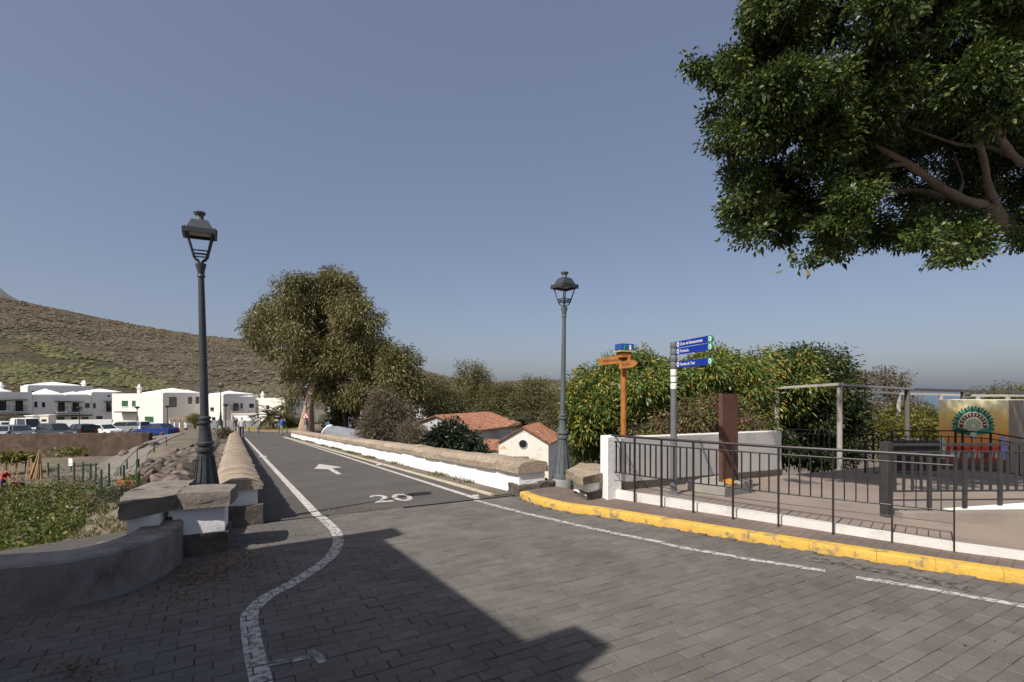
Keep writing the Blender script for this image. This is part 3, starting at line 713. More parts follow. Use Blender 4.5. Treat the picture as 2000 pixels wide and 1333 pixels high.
for (u, v0, v1, d, lb) in ((431, 746, 838, 41, 'small distant street lamp beyond the left bridge parapet'), (598, 752, 836, 45, 'small distant street lamp beside the pale eucalyptus trunk')):
    c = copy_tree(lampL); c.location = at(u, v1, d); c['label'] = lb; c.rotation_euler = (0, 0, R(10)); c.scale = [(v1-v0)/1000*d/3.67]*3

# ------------------------------------------------------------------ front railing
railm = mat('railing_paint', (0.018, 0.017, 0.018), (0.032, 0.028, 0.026), scale=12, rough=0.45, spec=.4)
railg = mat('slat_railing_paint', (0.034, 0.034, 0.036), (0.05, 0.047, 0.045), scale=8, rough=0.6)
black = mat('black_railing_paint', (0.018, 0.018, 0.02), rough=.5)
PB = [(1.46, 7.43), (1.72, 7.14), (2.0, 6.82), (2.31, 6.50), (2.67, 6.17), (3.04, 5.83), (3.46, 5.51), (3.87, 5.21), (4.25, 4.92)]
PB = [(x-FN.x*.02, y-FN.y*.02) for x, y in PB]
fr = empty('front_railing', (PB[4][0], PB[4][1], .1), 'dark thin-bar railing with handrail along the right-hand pavement', 'railing')
frot = math.atan2(FN.y, FN.x); ht = 1.0
ppost = B().box((0, 0, .45), (.042, .014, .9)).build('post', railm, None); ppost.parent = fr
for k, (x, y) in enumerate(PB):
    o = ppost if k == 0 else link('post', ppost.data, fr)
    o.location = Vector((x, y, .1))-wloc(fr); o.rotation_euler = (0, 0, frot)
pbal = B().box((0, 0, .22), (.034, .008, .44)).build('baluster', railm, None); pbal.parent = fr; first = True
for a, c in zip(PB[:-1], PB[1:]):
    L_ = math.hypot(c[0]-a[0], c[1]-a[1]); n = 5
    for k in range(1, n):
        x, y = lerp(a[0], c[0], k/n), lerp(a[1], c[1], k/n)
        o = pbal if first else link('baluster', pbal.data, fr); first = False
        o.location = Vector((x, y, .475))-wloc(fr); o.rotation_euler = (0, 0, frot)
for nm, z, r in (('handrail', 1.0, .017), ('upper_rail', .915, .009), ('lower_rail', .475, .009), ('bottom_wire', .36, .004)):
    B().tube([(x, y, z) for x, y in PB], r, 8).build(nm, railm, fr, smooth=True)
# railing of the ramp: thick post and wide slats
ra = Vector((4.62, 6.32, .1)); rb = Vector((8.6, 6.45, .1)); rr = empty('slat_railing', ra, 'grey ramp railing of wide flat slats with one thick square post', 'railing')
B().box((ra.x, ra.y, .55), (.10, .10, .92), R(20)).build('end_post', railg, rr, bevel=.006)
for nm, z, h in (('top_rail', .975, .03), ('middle_rail', .885, .02), ('lower_rail', .40, .02), ('bottom_rail', .29, .014)):
    B().bar((ra.x, ra.y, z), (rb.x, rb.y, z), .03, h).build(nm, railg, rr)
n = 36; ps = B().box((0, 0, .24), (.034, .012, .48)).build('slat', railg, None); ps.parent = rr
for k in range(1, n):
    p = ra.lerp(rb, k/n); o = ps if k == 1 else link('slat', ps.data, rr); o.location = Vector((p.x, p.y, .405))-ra; o.rotation_euler = (0, 0, R(4))
for k in range(1, 7):
    p = ra.lerp(rb, k*.113+.02); B().box((p.x, p.y-.02, .42), (.045, .03, .9)).build('post', railg, rr)
rampm = mat('ramp_concrete', (0.22, 0.19, 0.16), (0.28, 0.245, 0.21), scale=2, rough=.9, bump=.3)
rw = empty('ramp_edge', (6, 6.2, .1), 'concrete ramp edge with white side below the slat railing', 'ramp')
B().prism([(4.75, 6.22), (9, 5.7), (9, 5.95), (4.75, 6.36)], 0, lambda x, y: .15+max(0, x-4.75)*.035).build('edge', rampm, rw)
B().prism([(5.4, 6.32), (9, 6.02), (9, 6.4), (5.4, 6.42)], 0, lambda x, y: .17+max(0, x-5.4)*.075).build('side', wplast, rw)
# black stair railing and far railing of the plaza
def bal_rail(name, label, tops, height, step, r=.016, low=True, mid=True):
    tops = [Vector(p) for p in tops]; root = empty(name, tops[0]-Vector((0, 0, height)), label, 'railing')
    B().tube(tops, r, 6).build('handrail', black, root)
    B().tube([p-Vector((0, 0, height-.1)) for p in tops], r*.7, 6).build('lower_rail', black, root)
    if mid: B().tube([p-Vector((0, 0, .14)) for p in tops], r*.7, 6).build('upper_rail', black, root)
    me = B().box((0, 0, 0), (.014, .014, height-.22)).build('baluster', black, None); d = me.data; bpy.data.objects.remove(me)
    mp = B().box((0, 0, 0), (.035, .035, height)).build('post', black, None); dp = mp.data; bpy.data.objects.remove(mp)
    for a, c in zip(tops[:-1], tops[1:]):
        n = max(1, int((c-a).length/step))
        for k in range(n):
            p = a.lerp(c, k/n); o = link('baluster' if k % 9 else 'post', d if k % 9 else dp, root); o.location = p-Vector((0, 0, height/2))-root.location
    return root
bal_rail('stair_railing', 'black stair railing with sloping ends in front of the mural', [at(1690, 864, 12.5), at(1742, 842, 12.2), at(1880, 842, 12.2), at(1935, 846, 12), at(2030, 862, 11.5)], .95, .16)
bal_rail('plaza_railing', 'black railing under the shaded mango tree at the back of the plaza', [at(1526, 839, 16.2), at(1620, 840, 16.2), at(1705, 841, 16.0), at(1760, 862, 15.2)], 1.0, .16)
darkm = mat('dark_stone', (0.06, 0.055, 0.05), (0.09, 0.08, 0.075), scale=4, rough=.9, bump=.4)
a = at(1748, 866, 12.9); tag(B().box((a.x+.5, 12.9, .05), (1.05, .3, .75)).build('low_stone_wall', darkm, bevel=.015), 'dark low wall behind the stair railing left of the mural', 'wall')

# ------------------------------------------------------------------ concrete plaza wall
cwm = mat('pale_concrete', (0.68, 0.655, 0.61), (0.75, 0.72, 0.67), scale=1.6, rough=.9, bump=.35, bscale=25, c3=(.58, .555, .51), scale3=2.5, lo3=.5, hi3=.75)
pw = empty('plaza_wall', (1.5, 7.4, .1), 'pale concrete plaza wall behind the two signposts', 'wall')
wd = Vector((.766, .643)); wn = Vector((.643, -.766)); w0 = Vector((1.44, 7.36)); w1 = w0+wd*5.7
topf = lambda x, y: lerp(.97, .80, min(1, max(0, (x-1.44)/4.4)))
B().prism([tuple(w0), tuple(w1), tuple(w1-wn*.2), tuple(w0-wn*.2)], -.7, topf).build('wall', cwm, pw, bevel=.008)
skm = mat('brown_skirting', (.13, .11, .095), (.18, .15, .13), scale=4, rough=.9)
B().prism([tuple(w0+wd*.1+wn*.012), tuple(w1+wn*.012), tuple(w1), tuple(w0+wd*.1)], -.6, lambda x, y: plaza_z(x, y)+.12).build('skirting', skm, pw)
B().prism([(1.36, 7.30), (1.60, 7.46), (1.48, 7.68), (1.30, 7.55)], .0, .99).build('end_pier', wplast, pw, bevel=.01)
# ------------------------------------------------------------------ corten pillar
rust = mat('rusted_steel', (0.085, 0.040, 0.028), (0.125, 0.060, 0.042), scale=3, rough=.8, bump=.2, bscale=40)
blockm = mat('grey_block', (.26, .25, .22), (.33, .31, .28), scale=4, rough=.9, bump=.4)
cp = empty('steel_pillar', (3.3, 7.9, .1), 'tall rust-brown steel slab standing on a concrete block', 'pillar')
zb = plaza_z(3.2, 7.8)
B().prism([(3.03, 7.30), (3.75, 7.97), (3.38, 8.42), (2.70, 7.95)], zb-.2, zb+.16).build('base_block', blockm, cp, bevel=.008)
B().box((3.34, 7.90, (zb+.15+1.60)/2), (.36, .07, 1.60-zb-.15), R(28)).build('slab', rust, cp, bevel=.004)
orm = mat('orange_plate', (.55, .27, .04), (.46, .21, .03), scale=10, rough=.6)
tag(B().box((3.22, 7.56, zb+.2), (.2, .13, .02), R(38), tilt=Matrix.Rotation(R(25), 3, 'X')).build('orange_plaque', orm, bevel=.003), 'small tilted orange plaque at the foot of the brown steel slab', 'plaque')
# ------------------------------------------------------------------ signpost with three blue blades
postm = mat('signpost_grey', (.12, .125, .14), (.15, .155, .165), scale=6, rough=.5)
blue = mat('sign_blue', (.008, .035, .33), rough=.45); wht = mat('sign_white', (.75, .75, .72), rough=.5); grn = mat('sign_green', (.03, .26, .13), rough=.5)
pale = mat('sign_back_lilac', (.42, .40, .50), rough=.5)
sx, sy = 2.33, 7.38; sz = plaza_z(sx, sy)
sp = empty('signpost', (sx, sy, sz), 'grey signpost with three blue direction blades', 'signpost')
B().lathe([(.075, sz), (.075, sz+.02), (.047, sz+.025), (.043, 1.66)], c=(sx, sy, 0), n=14).build('pole', postm, sp, smooth=True)
for z0, z1 in ((1.67, 1.755), (1.77, 1.85), (1.865, 1.955)): B().lathe([(.044, z0), (.045, z0+.004), (.045, z1-.004), (.044, z1)], c=(sx, sy, 0), n=14).build('white_band', wht, sp, smooth=True)
for z0, z1 in ((1.96, 2.06), (2.065, 2.155), (2.16, 2.25), (2.255, 2.35)): B().lathe([(.045, z0), (.049, z0+.006), (.049, z1-.006), (.045, z1)], c=(sx, sy, 0), n=14).build('collar', postm, sp, smooth=True)
def blade(z, txt, icon):
    a = Vector((sx+.03, sy-.03, z)); b = Vector((2.535, 6.5, z)); d = (b-a).normalized(); n = Vector((d.y, -d.x, 0)); L_ = (b-a).length; h = .088; up = Vector((0, 0, 1))
    if n.y > 0 or n.x > 0: n = -n
    root = B().bar(a, b, .018, h).build('sign_blade', blue, sp); ctr = a
    f = lambda x, y, e=.0105: ctr+d*x+up*y+n*e
    # green rounded end with white arrow
    pts = [(L_-.07, -h/2), (L_, -h/2), (L_+.03, -h*.3), (L_+.042, 0), (L_+.03, h*.3), (L_, h/2), (L_-.07, h/2)]
    k = len(pts); bb = B().add([f(*p) for p in pts]+[f(*p, e=-.0105) for p in pts], [tuple(range(k)), tuple(range(2*k-1, k-1, -1))]+[(i, (i+1) % k, k+(i+1) % k, k+i) for i in range(k)]); bb.build('blade_tip', grn, root)
    def disc(cx, r, m, e, nm, nn=12): B().add([f(cx+r*math.cos(2*math.pi*i/nn), r*math.sin(2*math.pi*i/nn), e) for i in range(nn)], [tuple(range(nn))]).build(nm, m, root)
    disc(L_-.02, .034, wht, .0125, 'arrow_disc'); B().add([f(L_-.035, -.018, .0145), f(L_-.005, 0, .0145), f(L_-.035, .018, .0145)], [(0, 1, 2)]).build('arrow', grn, root)
    disc(.065, .036, wht, .0125, 'icon_disc')
    ic = {0: [(.05, -.012), (.08, -.012), (.08, .012), (.05, .012)], 1: [(.058, -.022), (.072, -.022), (.072, .022), (.058, .022)], 2: [(.043, -.012), (.088, -.012), (.078, .014), (.053, .014)]}[icon]
    B().add([f(x, y, .0145) for x, y in ic], [(0, 1, 2, 3)]).build('icon', grn, root)
    if icon == 1: B().add([f(x, y, .0145) for x, y in ((.043, -.007), (.087, -.007), (.087, .007), (.043, .007))], [(0, 1, 2, 3)]).build('icon', grn, root)
    tv, tf = text_mesh(txt, .056, .0012); B().add([f(.125+v.x*1.12, v.y-.018, .013) for v in tv], tf).build('lettering', wht, root)
blade(2.305, 'Zona de Restaurantes', 0); blade(2.205, 'Farmacia', 1); blade(2.02, 'Parada de Taxi', 2)
B().bar((sx+.03, sy+.03, 2.11), (sx+.16, sy+.55, 2.11), .018, .088).build('sign_blade', pale, sp)
# ------------------------------------------------------------------ wooden signpost behind the wall
wood = mat('orange_wood', (.40, .17, .035), (.28, .11, .025), scale=7, rough=.6, bump=.3, bscale=30); carve = mat('carved_dark', (.12, .045, .015), rough=.8)
wx, wy = gx(1218, 8.9), 8.9
ws = empty('wooden_signpost', (wx, wy, -.6), 'orange wooden signpost with carved arrow boards and small blue box', 'signpost')
B().tube([(wx, wy, -.6), (wx, wy, 2.25)], [.055, .05], 12).build('post', wood, ws, smooth=True)
def board(a, b, h, m):
    a, b = Vector(a), Vector(b); d = (b-a).normalized(); n = Vector((d.y, -d.x, 0)); n = n if n.y < 0 else -n; up = Vector((0, 0, 1)); L_ = (b-a).length
    prof = [(0, -h/2), (L_-.07, -h/2), (L_, -h*.1), (L_-.02, h*.3), (L_-.08, h/2), (0, h/2)]; k = len(prof)
    o = B().add([a+d*x+up*y+n*.02 for x, y in prof]+[a+d*x+up*y-n*.02 for x, y in prof], [tuple(range(k)), tuple(range(2*k-1, k-1, -1))]+[(i, (i+1) % k, k+(i+1) % k, k+i) for i in range(k)]).build('arrow_board', m, ws)
    bb = B(); x = .06
    while x < L_-.12:
        w = random.uniform(.012, .03); bb.add([a+d*x+up*(-.018)+n*.0225, a+d*(x+w)+up*(-.018)+n*.0225, a+d*(x+w)+up*random.uniform(.01, .025)+n*.0225, a+d*x+up*.015+n*.0225], [(0, 1, 2, 3)]); x += w+.012
    bb.build('carving', carve, o)
board((wx+.1, wy-.1, 2.21), (wx-.42, wy+.18, 2.17), .13, wood); board((wx-.1, wy-.12, 2.09), (wx+.17, wy-.3, 2.12), .12, wood)
B().box((wx, wy-.02, 2.27), (.2, .2, .1), R(20)).build('head', wood, ws, bevel=.01)
ygr = mat('yellow_green_rim', (.5, .47, .12), rough=.6); B().box((wx+.01, wy-.02, 2.335), (.3, .24, .02), R(20)).build('rim', ygr, ws)
B().box((wx+.01, wy-.02, 2.405), (.26, .2, .12), R(20)).build('box', mat('box_blue', (.02, .07, .26), (.03, .10, .3), scale=20, rough=.5), ws, bevel=.004)
for k, c in ((-.06, grn), (.05, wht)):
    p = Matrix.Rotation(R(20), 3, 'Z') @ Vector((k, -.104, 0)); B().box((wx+.01+p.x, wy-.02+p.y, 2.40), (.035, .006, .085), R(20)).build('emblem', c, ws)
# ------------------------------------------------------------------ pergola
pg_l = mat('pergola_white', (.40, .375, .33), (.33, .305, .27), scale=3, rough=.7); pg_d = mat('pergola_shade_tone', (.12, .105, .09), (.16, .14, .12), scale=4, rough=.7)  # second tone is a darker copy: shade on those posts and beams is painted in
pg = empty('pergola', (9.6, 15, -.45), 'open pergola of thin metal posts and pale beams over the plaza', 'pergola')
A_ = at(1640, 752, 15); L0 = at(1517, 760, 17); P2 = at(1772, 760, 18); P3 = at(1881, 764, 21); P4 = at(2020, 767, 25)
for p, m in ((A_, pg_l), (L0, pg_l), (P2, pg_d), (P3, pg_d)): B().tube([(p.x, p.y, plaza_z(p.x, p.y)-.4), (p.x, p.y, p.z)], .075 if p is A_ else .085, 10).build('post', m, pg, smooth=True)
B().bar(L0+Vector((-.1, .1, .02)), A_+Vector((0, -.1, .02)), .16, .075).build('beam', pg_l, pg)
B().bar(A_+Vector((0, 0, .0)), P2+Vector((.3, .2, 0)), .14, .065).build('beam', pg_l, pg); B().bar(P2+Vector((.35, .25, -.02)), P3+Vector((.4, .3, 0)), .16, .10).build('beam', pg_d, pg); B().bar(P3+Vector((.4, .35, .0)), P4, .16, .1).build('beam', pg_d, pg)
far = [at(1655, 763, 19), at(1755, 769, 22), at(1838, 771, 22), at(1910, 773, 21.5), at(1968, 773, 21), at(2060, 774, 21)]
for a, c in zip(far[:-1], far[1:]): B().bar(a, c-(c-a).normalized()*.01, .12, .09).build('beam', pg_l, pg)
for p in far[1:5]: B().tube([(p.x, p.y, plaza_z(p.x, p.y)-.8), (p.x, p.y, p.z-.05)], .09, 10).build('post', pg_l, pg, smooth=True)
# ------------------------------------------------------------------ mural wall
M0 = Vector((12.5, 15.0)); M1 = Vector((14.36, 14.80)); md = (M1-M0).normalized(); mn = Vector((md.y, -md.x)); MW = (M1-M0).length; mz0, mz1 = -.62, 1.42
def muralmat():
    m = bpy.data.materials.new('mural_paint'); m.use_nodes = True; N = m.node_tree.nodes; L = m.node_tree.links; b = N['Principled BSDF']; b.inputs['Roughness'].default_value = .7
    co = N.new('ShaderNodeTexCoord'); sp_ = N.new('ShaderNodeSeparateXYZ'); L.new(co.outputs['Object'], sp_.inputs[0])
    mr = N.new('ShaderNodeMapRange'); mr.inputs[1].default_value = mz0; mr.inputs[2].default_value = mz1; L.new(sp_.outputs['Z'], mr.inputs[0])
    nz = N.new('ShaderNodeTexNoise'); nz.inputs['Scale'].default_value = 9; nz.inputs['Detail'].default_value = 6; L.new(co.outputs['Object'], nz.inputs['Vector'])
    ma = N.new('ShaderNodeMath'); ma.operation = 'MULTIPLY_ADD'; ma.inputs[1].default_value = .12; L.new(nz.outputs['Fac'], ma.inputs[0]); L.new(mr.outputs[0], ma.inputs[2])
    cr = N.new('ShaderNodeValToRGB'); L.new(ma.outputs[0], cr.inputs[0]); e = cr.color_ramp.elements
    st_c = [(.16, (.10, .08, .06)), (.26, (.5, .03, .02)), (.38, (.62, .05, .03)), (.44, (.66, .22, .05)), (.62, (.74, .40, .10)), (.86, (.78, .58, .20)), (1.0, (.78, .72, .45))]
    while len(e) < len(st_c): e.new(.5)
    for q, (p, c) in zip(e, st_c): q.position = p; q.color = c+(1,)
    L.new(cr.outputs[0], b.inputs['Base Color']); return m
mu = empty('mural_wall', (M0.x, M0.y, 0), 'wall painted with orange and red mural and green feathered emblem', 'mural')
bk = Vector((17.2, 16.6)); bk2 = Vector((15.2, 17.6))
B().prism([tuple(M0), tuple(M1), tuple(bk), tuple(bk2)], mz0-.4, mz1).build('wall', muralmat(), mu)
sidem = mat('mural_side_paint', (.33, .30, .18), (.24, .22, .22), scale=2.2, rough=.8, c3=(.4, .22, .2), scale3=3)
sd = (bk-M1).normalized(); sn = Vector((sd.y, -sd.x))
if sn.y > 0: sn = -sn
B().prism([tuple(M1+sn*.012), tuple(bk+sn*.012), tuple(bk), tuple(M1)], mz0-.4, mz1-.004).build('side_panel', sidem, mu)
teal = mat('mural_teal', (.02, .20, .14), (.05, .30, .22), scale=14, rough=.7); mar = mat('mural_maroon', (.12, .03, .02), rough=.7); cre = mat('mural_cream', (.68, .64, .46), rough=.7); dgr = mat('mural_dark_green', (.01, .10, .07), rough=.7)
mint = mat('mural_mint', (.42, .60, .45), (.5, .62, .5), scale=10, rough=.7); vio = mat('mural_violet', (.22, .2, .5), (.35, .4, .62), scale=6, rough=.7)
def mp_(x, z, e): q = M0+md*x+mn*e; return Vector((q.x, q.y, z))
def shape(pts, e, m, nm): B().add([mp_(x, z, e) for x, z in pts], [tuple(range(len(pts)))]).build(nm, m, mu)
cx, cz = .92, .68
for k in range(21):
    a = R(-12+204*k/20); r0, r1 = .40, .58+.02*(k % 2)
    da = R(6.5); shape([(cx+r0*math.cos(a-da), cz+r0*.95*math.sin(a-da)), (cx+r1*math.cos(a+da*.2), cz+r1*math.sin(a+da*.2)), (cx+(r1-.05)*math.cos(a+da*1.1), cz+(r1-.05)*math.sin(a+da*1.1)), (cx+r0*math.cos(a+da), cz+r0*.95*math.sin(a+da))], .006+.001*(k % 2), teal if k % 2 else dgr, 'feather')
def arc(r0, r1, a0, a1, e, m, nm, n=18): 
    o = [(cx+r1*math.cos(R(lerp(a0, a1, k/n))), cz+r1*math.sin(R(lerp(a0, a1, k/n)))) for k in range(n+1)]; i_ = [(cx+r0*math.cos(R(lerp(a0, a1, k/n))), cz+r0*math.sin(R(lerp(a0, a1, k/n)))) for k in range(n+1)]
    B().add([mp_(x, z, e) for x, z in o+i_], [(k, k+1, n+2+k, n+1+k) for k in range(n)]).build(nm, m, mu)
arc(.26, .40, -10, 190, .010, mar, 'ring'); arc(.375, .405, -12, 192, .012, cre, 'ring_edge'); arc(.235, .262, -10, 190, .012, cre, 'ring_edge')
for k in range(11): arc(.29, .355, 2+k*16.4, 9+k*16.4, .0125, cre, 'glyph', 2)
shape([(cx+.24*math.cos(R(10*k)), cz+.24*math.sin(R(10*k))) for k in range(36)], .013, cre, 'disc')
for k in range(14): a = 2*math.pi*k/14; shape([(cx+.06*math.cos(a-.1), cz+.06*math.sin(a-.1)), (cx+.21*math.cos(a-.09), cz+.21*math.sin(a-.09)), (cx+.21*math.cos(a+.09), cz+.21*math.sin(a+.09)), (cx+.06*math.cos(a+.1), cz+.06*math.sin(a+.1))], .015, teal, 'ray')
for sgn in (-1, 1): shape([(cx, cz-.28), (cx+sgn*.16, cz-.12), (cx+sgn*.36, cz-.06), (cx+sgn*.58, cz-.12), (cx+sgn*.42, cz-.22), (cx+sgn*.2, cz-.26)][::sgn], .016, dgr if sgn < 0 else teal, 'leaf')
shape([(cx-.1, cz-.25), (cx, cz-.4), (cx+.1, cz-.25), (cx, cz-.17)], .017, mint, 'leaf')
for x, w in ((.02, .16), (1.62, .22)): shape([(x, -.3), (x+w, -.3), (x+w, .2), (x+w*.7, .38), (x+w*.2, .38), (x, .3)], .008, mint if x < 1 else vio, 'shape')
for k in range(9): x = .3+k*.15; shape([(x, -.25), (x+.09, -.27), (x+.12, -.12+.05*math.sin(k*2)), (x+.03, -.05+.06*math.cos(k*3))], .009+.001*(k % 2), (cre, mint, mar, vio)[k % 4], 'petal')
# ------------------------------------------------------------------ the building behind the camera that shades the street
hb = mat('building_render', (.62, .58, .52), (.68, .64, .58), scale=1, rough=.9, bump=.3); kx_, ky_ = .588, .725
H = 5.0
def up(x, y, h=H): return (x-kx_*h, y-ky_*h)
c1 = up(-1.508, 5.80); c2 = up(.118, 3.29); e1 = Vector((c2[0]-c1[0], c2[1]-c1[1])).normalized(); e2 = Vector((-e1.y, e1.x))
if e2.x > 0: e2 = -e2
C1 = Vector(c1); far1 = C1+e1*13; far2 = far1+e2*9; far3 = C1+e2*9
ho = empty('corner_house', (C1.x, C1.y, 0), 'two-storey rendered house behind the camera shading the paving', 'house')
B().prism([tuple(C1), tuple(far1), tuple(far2), tuple(far3)], 0, H).build('wall', hb, ho)
q0 = C1+e1*2.95; B().prism([tuple(q0), tuple(q0-e2*.42), tuple(q0-e2*.42+e1*.36), tuple(q0+e1*.36)], 3.0, H-.003).build('roof_edge_block', hb, ho)  # unseen roof-edge projection, shaped to give the jog in the cast shadow
B().prism([tuple(C1-e2*.26-e1*.22), tuple(C1-e2*.26+e1*.12), tuple(C1+e2*1.3+e1*.12), tuple(C1+e2*1.3-e1*.22)], H-.25, H+.003).build('cornice', hb, ho)
B().prism([tuple(C1+e2*1.31-e1*.35), tuple(C1+e2*9-e1*.35), tuple(C1+e2*9+e1*.3), tuple(C1+e2*1.31+e1*.3)], H-.3, H+.006).build('cornice', hb, ho)
for k in range(3):
    q = C1+e1*(1.2+k*3.4)-e2*.004; B().prism([tuple(q), tuple(q+e1*1.0), tuple(q+e1*1.0-e2*.05), tuple(q-e2*.05)], 2.9, 4.1).build('window', glassmat(), ho)
# ------------------------------------------------------------------ rock embankment beside the left parapet
def thit(u, v, lo=6.0, hi=140.0):
    d = lo; prev = lo
    while d < hi:
        if gz(v, d) <= terrain(gx(u, d), d): break
        prev = d; d += .25
    return Vector((gx(u, d), d, terrain(gx(u, d), d)))
rockm = mat('boulder', (0.085, 0.07, 0.06), (0.17, 0.135, 0.11), scale=3.5, rough=.95, bump=1.0, bscale=7, objr=.5, c3=(.27, .20, .15), scale3=1.6, lo3=.58, hi3=.75)
def rock_mesh(seed):
    bm = bmesh.new(); bmesh.ops.create_icosphere(bm, subdivisions=2, radius=.5); r = random.Random(seed)
    ax = [Vector((r.gauss(0, 1), r.gauss(0, 1), r.gauss(0, 1))).normalized() for _ in range(9)]; cut = [r.uniform(.28, .44) for _ in ax]
    for v in bm.verts:
        for a, c in zip(ax, cut):
            k = v.co.dot(a)
            if k > c: v.co -= a*(k-c)*.85
        v.co *= 1+r.gauss(0, .03)
    me = bpy.data.meshes.new('rock'); bm.to_mesh(me); bm.free(); me.materials.append(rockm)
    me.polygons.foreach_set('use_smooth', [True]*len(me.polygons)); me.set_sharp_from_angle(angle=R(28)); return me
rocks = [rock_mesh(k) for k in range(8)]
re_ = empty('rock_embankment', rp(12, -1.5), 'slope of piled brown boulders beside the left bridge parapet', 'boulders')
cnt = 0
def add_rock(p, sz):
    o = link('rock', random.choice(rocks), re_); o.location = Vector(p)-re_.location; o.scale = (sz*random.uniform(.9, 1.4), sz*random.uniform(.8, 1.2), sz*random.uniform(.7, 1.0)); o.rotation_euler = (random.gauss(0, .4), random.gauss(0, .4), random.uniform(0, 6.3))
s = 9.3
while s < 33:
    q = .35
    while q < min(3.2-max(0, s-18)*.05, .9+(s-9.3)*.55):
        sz = random.uniform(.22, .46)
        x, y = xy(s+random.uniform(-.25, .25), -.45-q); zt = terrain(x, y)
        zz = max(zt+.12*sz, zroad(s)+.30-q*.30+random.gauss(0, .07))
        if q > 2.6: zz = zt+.2*sz
        uu = 1000+1000*x/y; vv = HOR+(EYE-zz)/y*1000; q += sz*.95
        if uu < 274+max(0, vv-930)*1.2 or vv > 958: continue
        add_rock((x, y, zz), sz); cnt += 1
    s += .42
for (u, v, sz) in ((242, 891, 1.0), (276, 877, .6), (284, 873, .5), (300, 872, .8), (318, 850, .6)): add_rock(thit(u, v)+Vector((0, 0, .15)), sz)
# ------------------------------------------------------------------ foliage materials
L_ficus = leafmat('ficus_leaves', [(0, (0.021, 0.038, 0.011)), (.5, (0.045, 0.079, 0.018)), (.85, (0.093, 0.126, 0.025)), (1, (0.185, 0.189, 0.042))], .22, .38)
L_mango = leafmat('mango_leaves', [(0, (0.042, 0.090, 0.023)), (.45, (0.104, 0.170, 0.038)), (.8, (0.231, 0.251, 0.048)), (.95, (0.440, 0.330, 0.071)), (1, (0.544, 0.260, 0.084))], .28, .4)
L_mango_shade = leafmat('shade_toned_mango_leaves', [(0, (0.016, 0.036, 0.010)), (.6, (0.039, 0.068, 0.017)), (.92, (0.098, 0.098, 0.026)), (1, (0.143, 0.104, 0.039))], .22, .4)  # darker copy of the mango leaves, with the ficus shade put into the colour
L_euc = leafmat('eucalyptus_leaves', [(0, (0.055, 0.065, 0.018)), (.5, (0.126, 0.125, 0.039)), (.85, (0.213, 0.185, 0.069)), (1, (0.347, 0.265, 0.140))], .25, .5)
L_eucd = leafmat('dark_eucalyptus_leaves', [(0, (0.027, 0.036, 0.012)), (.6, (0.061, 0.069, 0.021)), (1, (0.129, 0.118, 0.037))], .2, .5)
L_tam = leafmat('tamarisk_leaves', [(0, (0.074, 0.072, 0.028)), (.6, (0.142, 0.135, 0.058)), (1, (0.224, 0.199, 0.090))], .25, .6)
L_dry = leafmat('dry_shrub_leaves', [(0, (.07, .06, .035)), (.5, (.14, .115, .07)), (1, (.24, .19, .13))], .2, .7)
L_fig = leafmat('dark_shrub_leaves', [(0, (.012, .020, .012)), (.7, (.028, .042, .022)), (1, (.05, .062, .032))], .2, .5)
L_boug = leafmat('bougainvillea', [(0, (0.070, 0.084, 0.026)), (.5, (0.168, 0.154, 0.052)), (.93, (0.280, 0.210, 0.104)), (.96, (0.420, 0.056, 0.156)), (1, (0.504, 0.070, 0.221))], .3, .5)
L_gard = leafmat('garden_leaves', [(0, (0.034, 0.064, 0.018)), (.5, (0.085, 0.121, 0.026)), (.8, (0.155, 0.170, 0.030)), (.95, (0.279, 0.242, 0.059)), (1, (0.342, 0.198, 0.089))], .28, .5)
L_yell = leafmat('yellow_green_leaves', [(0, (.08, .09, .015)), (.6, (.16, .155, .03)), (1, (.25, .21, .06))], .3, .5)
L_palm = leafmat('palm_leaves', [(0, (.04, .045, .015)), (.6, (.085, .08, .03)), (1, (.15, .12, .05))], .15, .5)
bark_f = mat('ficus_bark', (.13, .10, .075), (.23, .185, .14), scale=6, rough=.9, bump=.6, bscale=22)
bark_e = mat('eucalyptus_bark', (.30, .22, .16), (.42, .32, .24), scale=1.5, rough=.85, bump=.4, bscale=8, c3=(.22, .11, .06), scale3=.7)
bark_d = mat('dark_bark', (.07, .05, .04), (.12, .09, .07), scale=4, rough=.9, bump=.5)
def pb(u, v, r, d, ry=None, dd=None, w=1.0):
    """crown lobe seen at pixel (u, v) with pixel radius r (ry vertical) at depth d"""
    p = at(u, v, d); rx = r*d/1000; rz = (ry or r)*d/1000; return (p.x, p.y, p.z, rx, dd or max(rx, rz), rz, w)
# ------------------------------------------------------------------ big ficus, upper right
_fl = [q for q in poly_lobes([(1470, 0), (1448, 60), (1428, 112), (1338, 118), (1384, 200), (1392, 295), (1438, 315), (1404, 385), (1432, 455), (1515, 520), (1600, 514), (1690, 482), (1760, 474), (1830, 505), (1900, 524), (1960, 495), (2070, 470), (2070, -50), (1480, -50)], 135, 17, 60, 6.7, 9.0, 3)]
fb = [pb(q[0], q[1], q[2], random.uniform(9.6, 10.5), q[4]) if (q[0] > 1690 and 225 < q[1] < 440) else pb(*q) for q in _fl]
for q in ((1360, 128, 11, 8.0), (1378, 136, 17, 8.0), (1400, 148, 24, 8.0), (1425, 150, 30, 8.2), (1640, 455, 42, 9.0), (1700, 445, 38, 9.2), (1455, 350, 30, 7.8), (1560, 400, 46, 8.8), (1780, 450, 36, 9.4), (1470, 14, 16, 8.6)): fb.append(pb(*q))
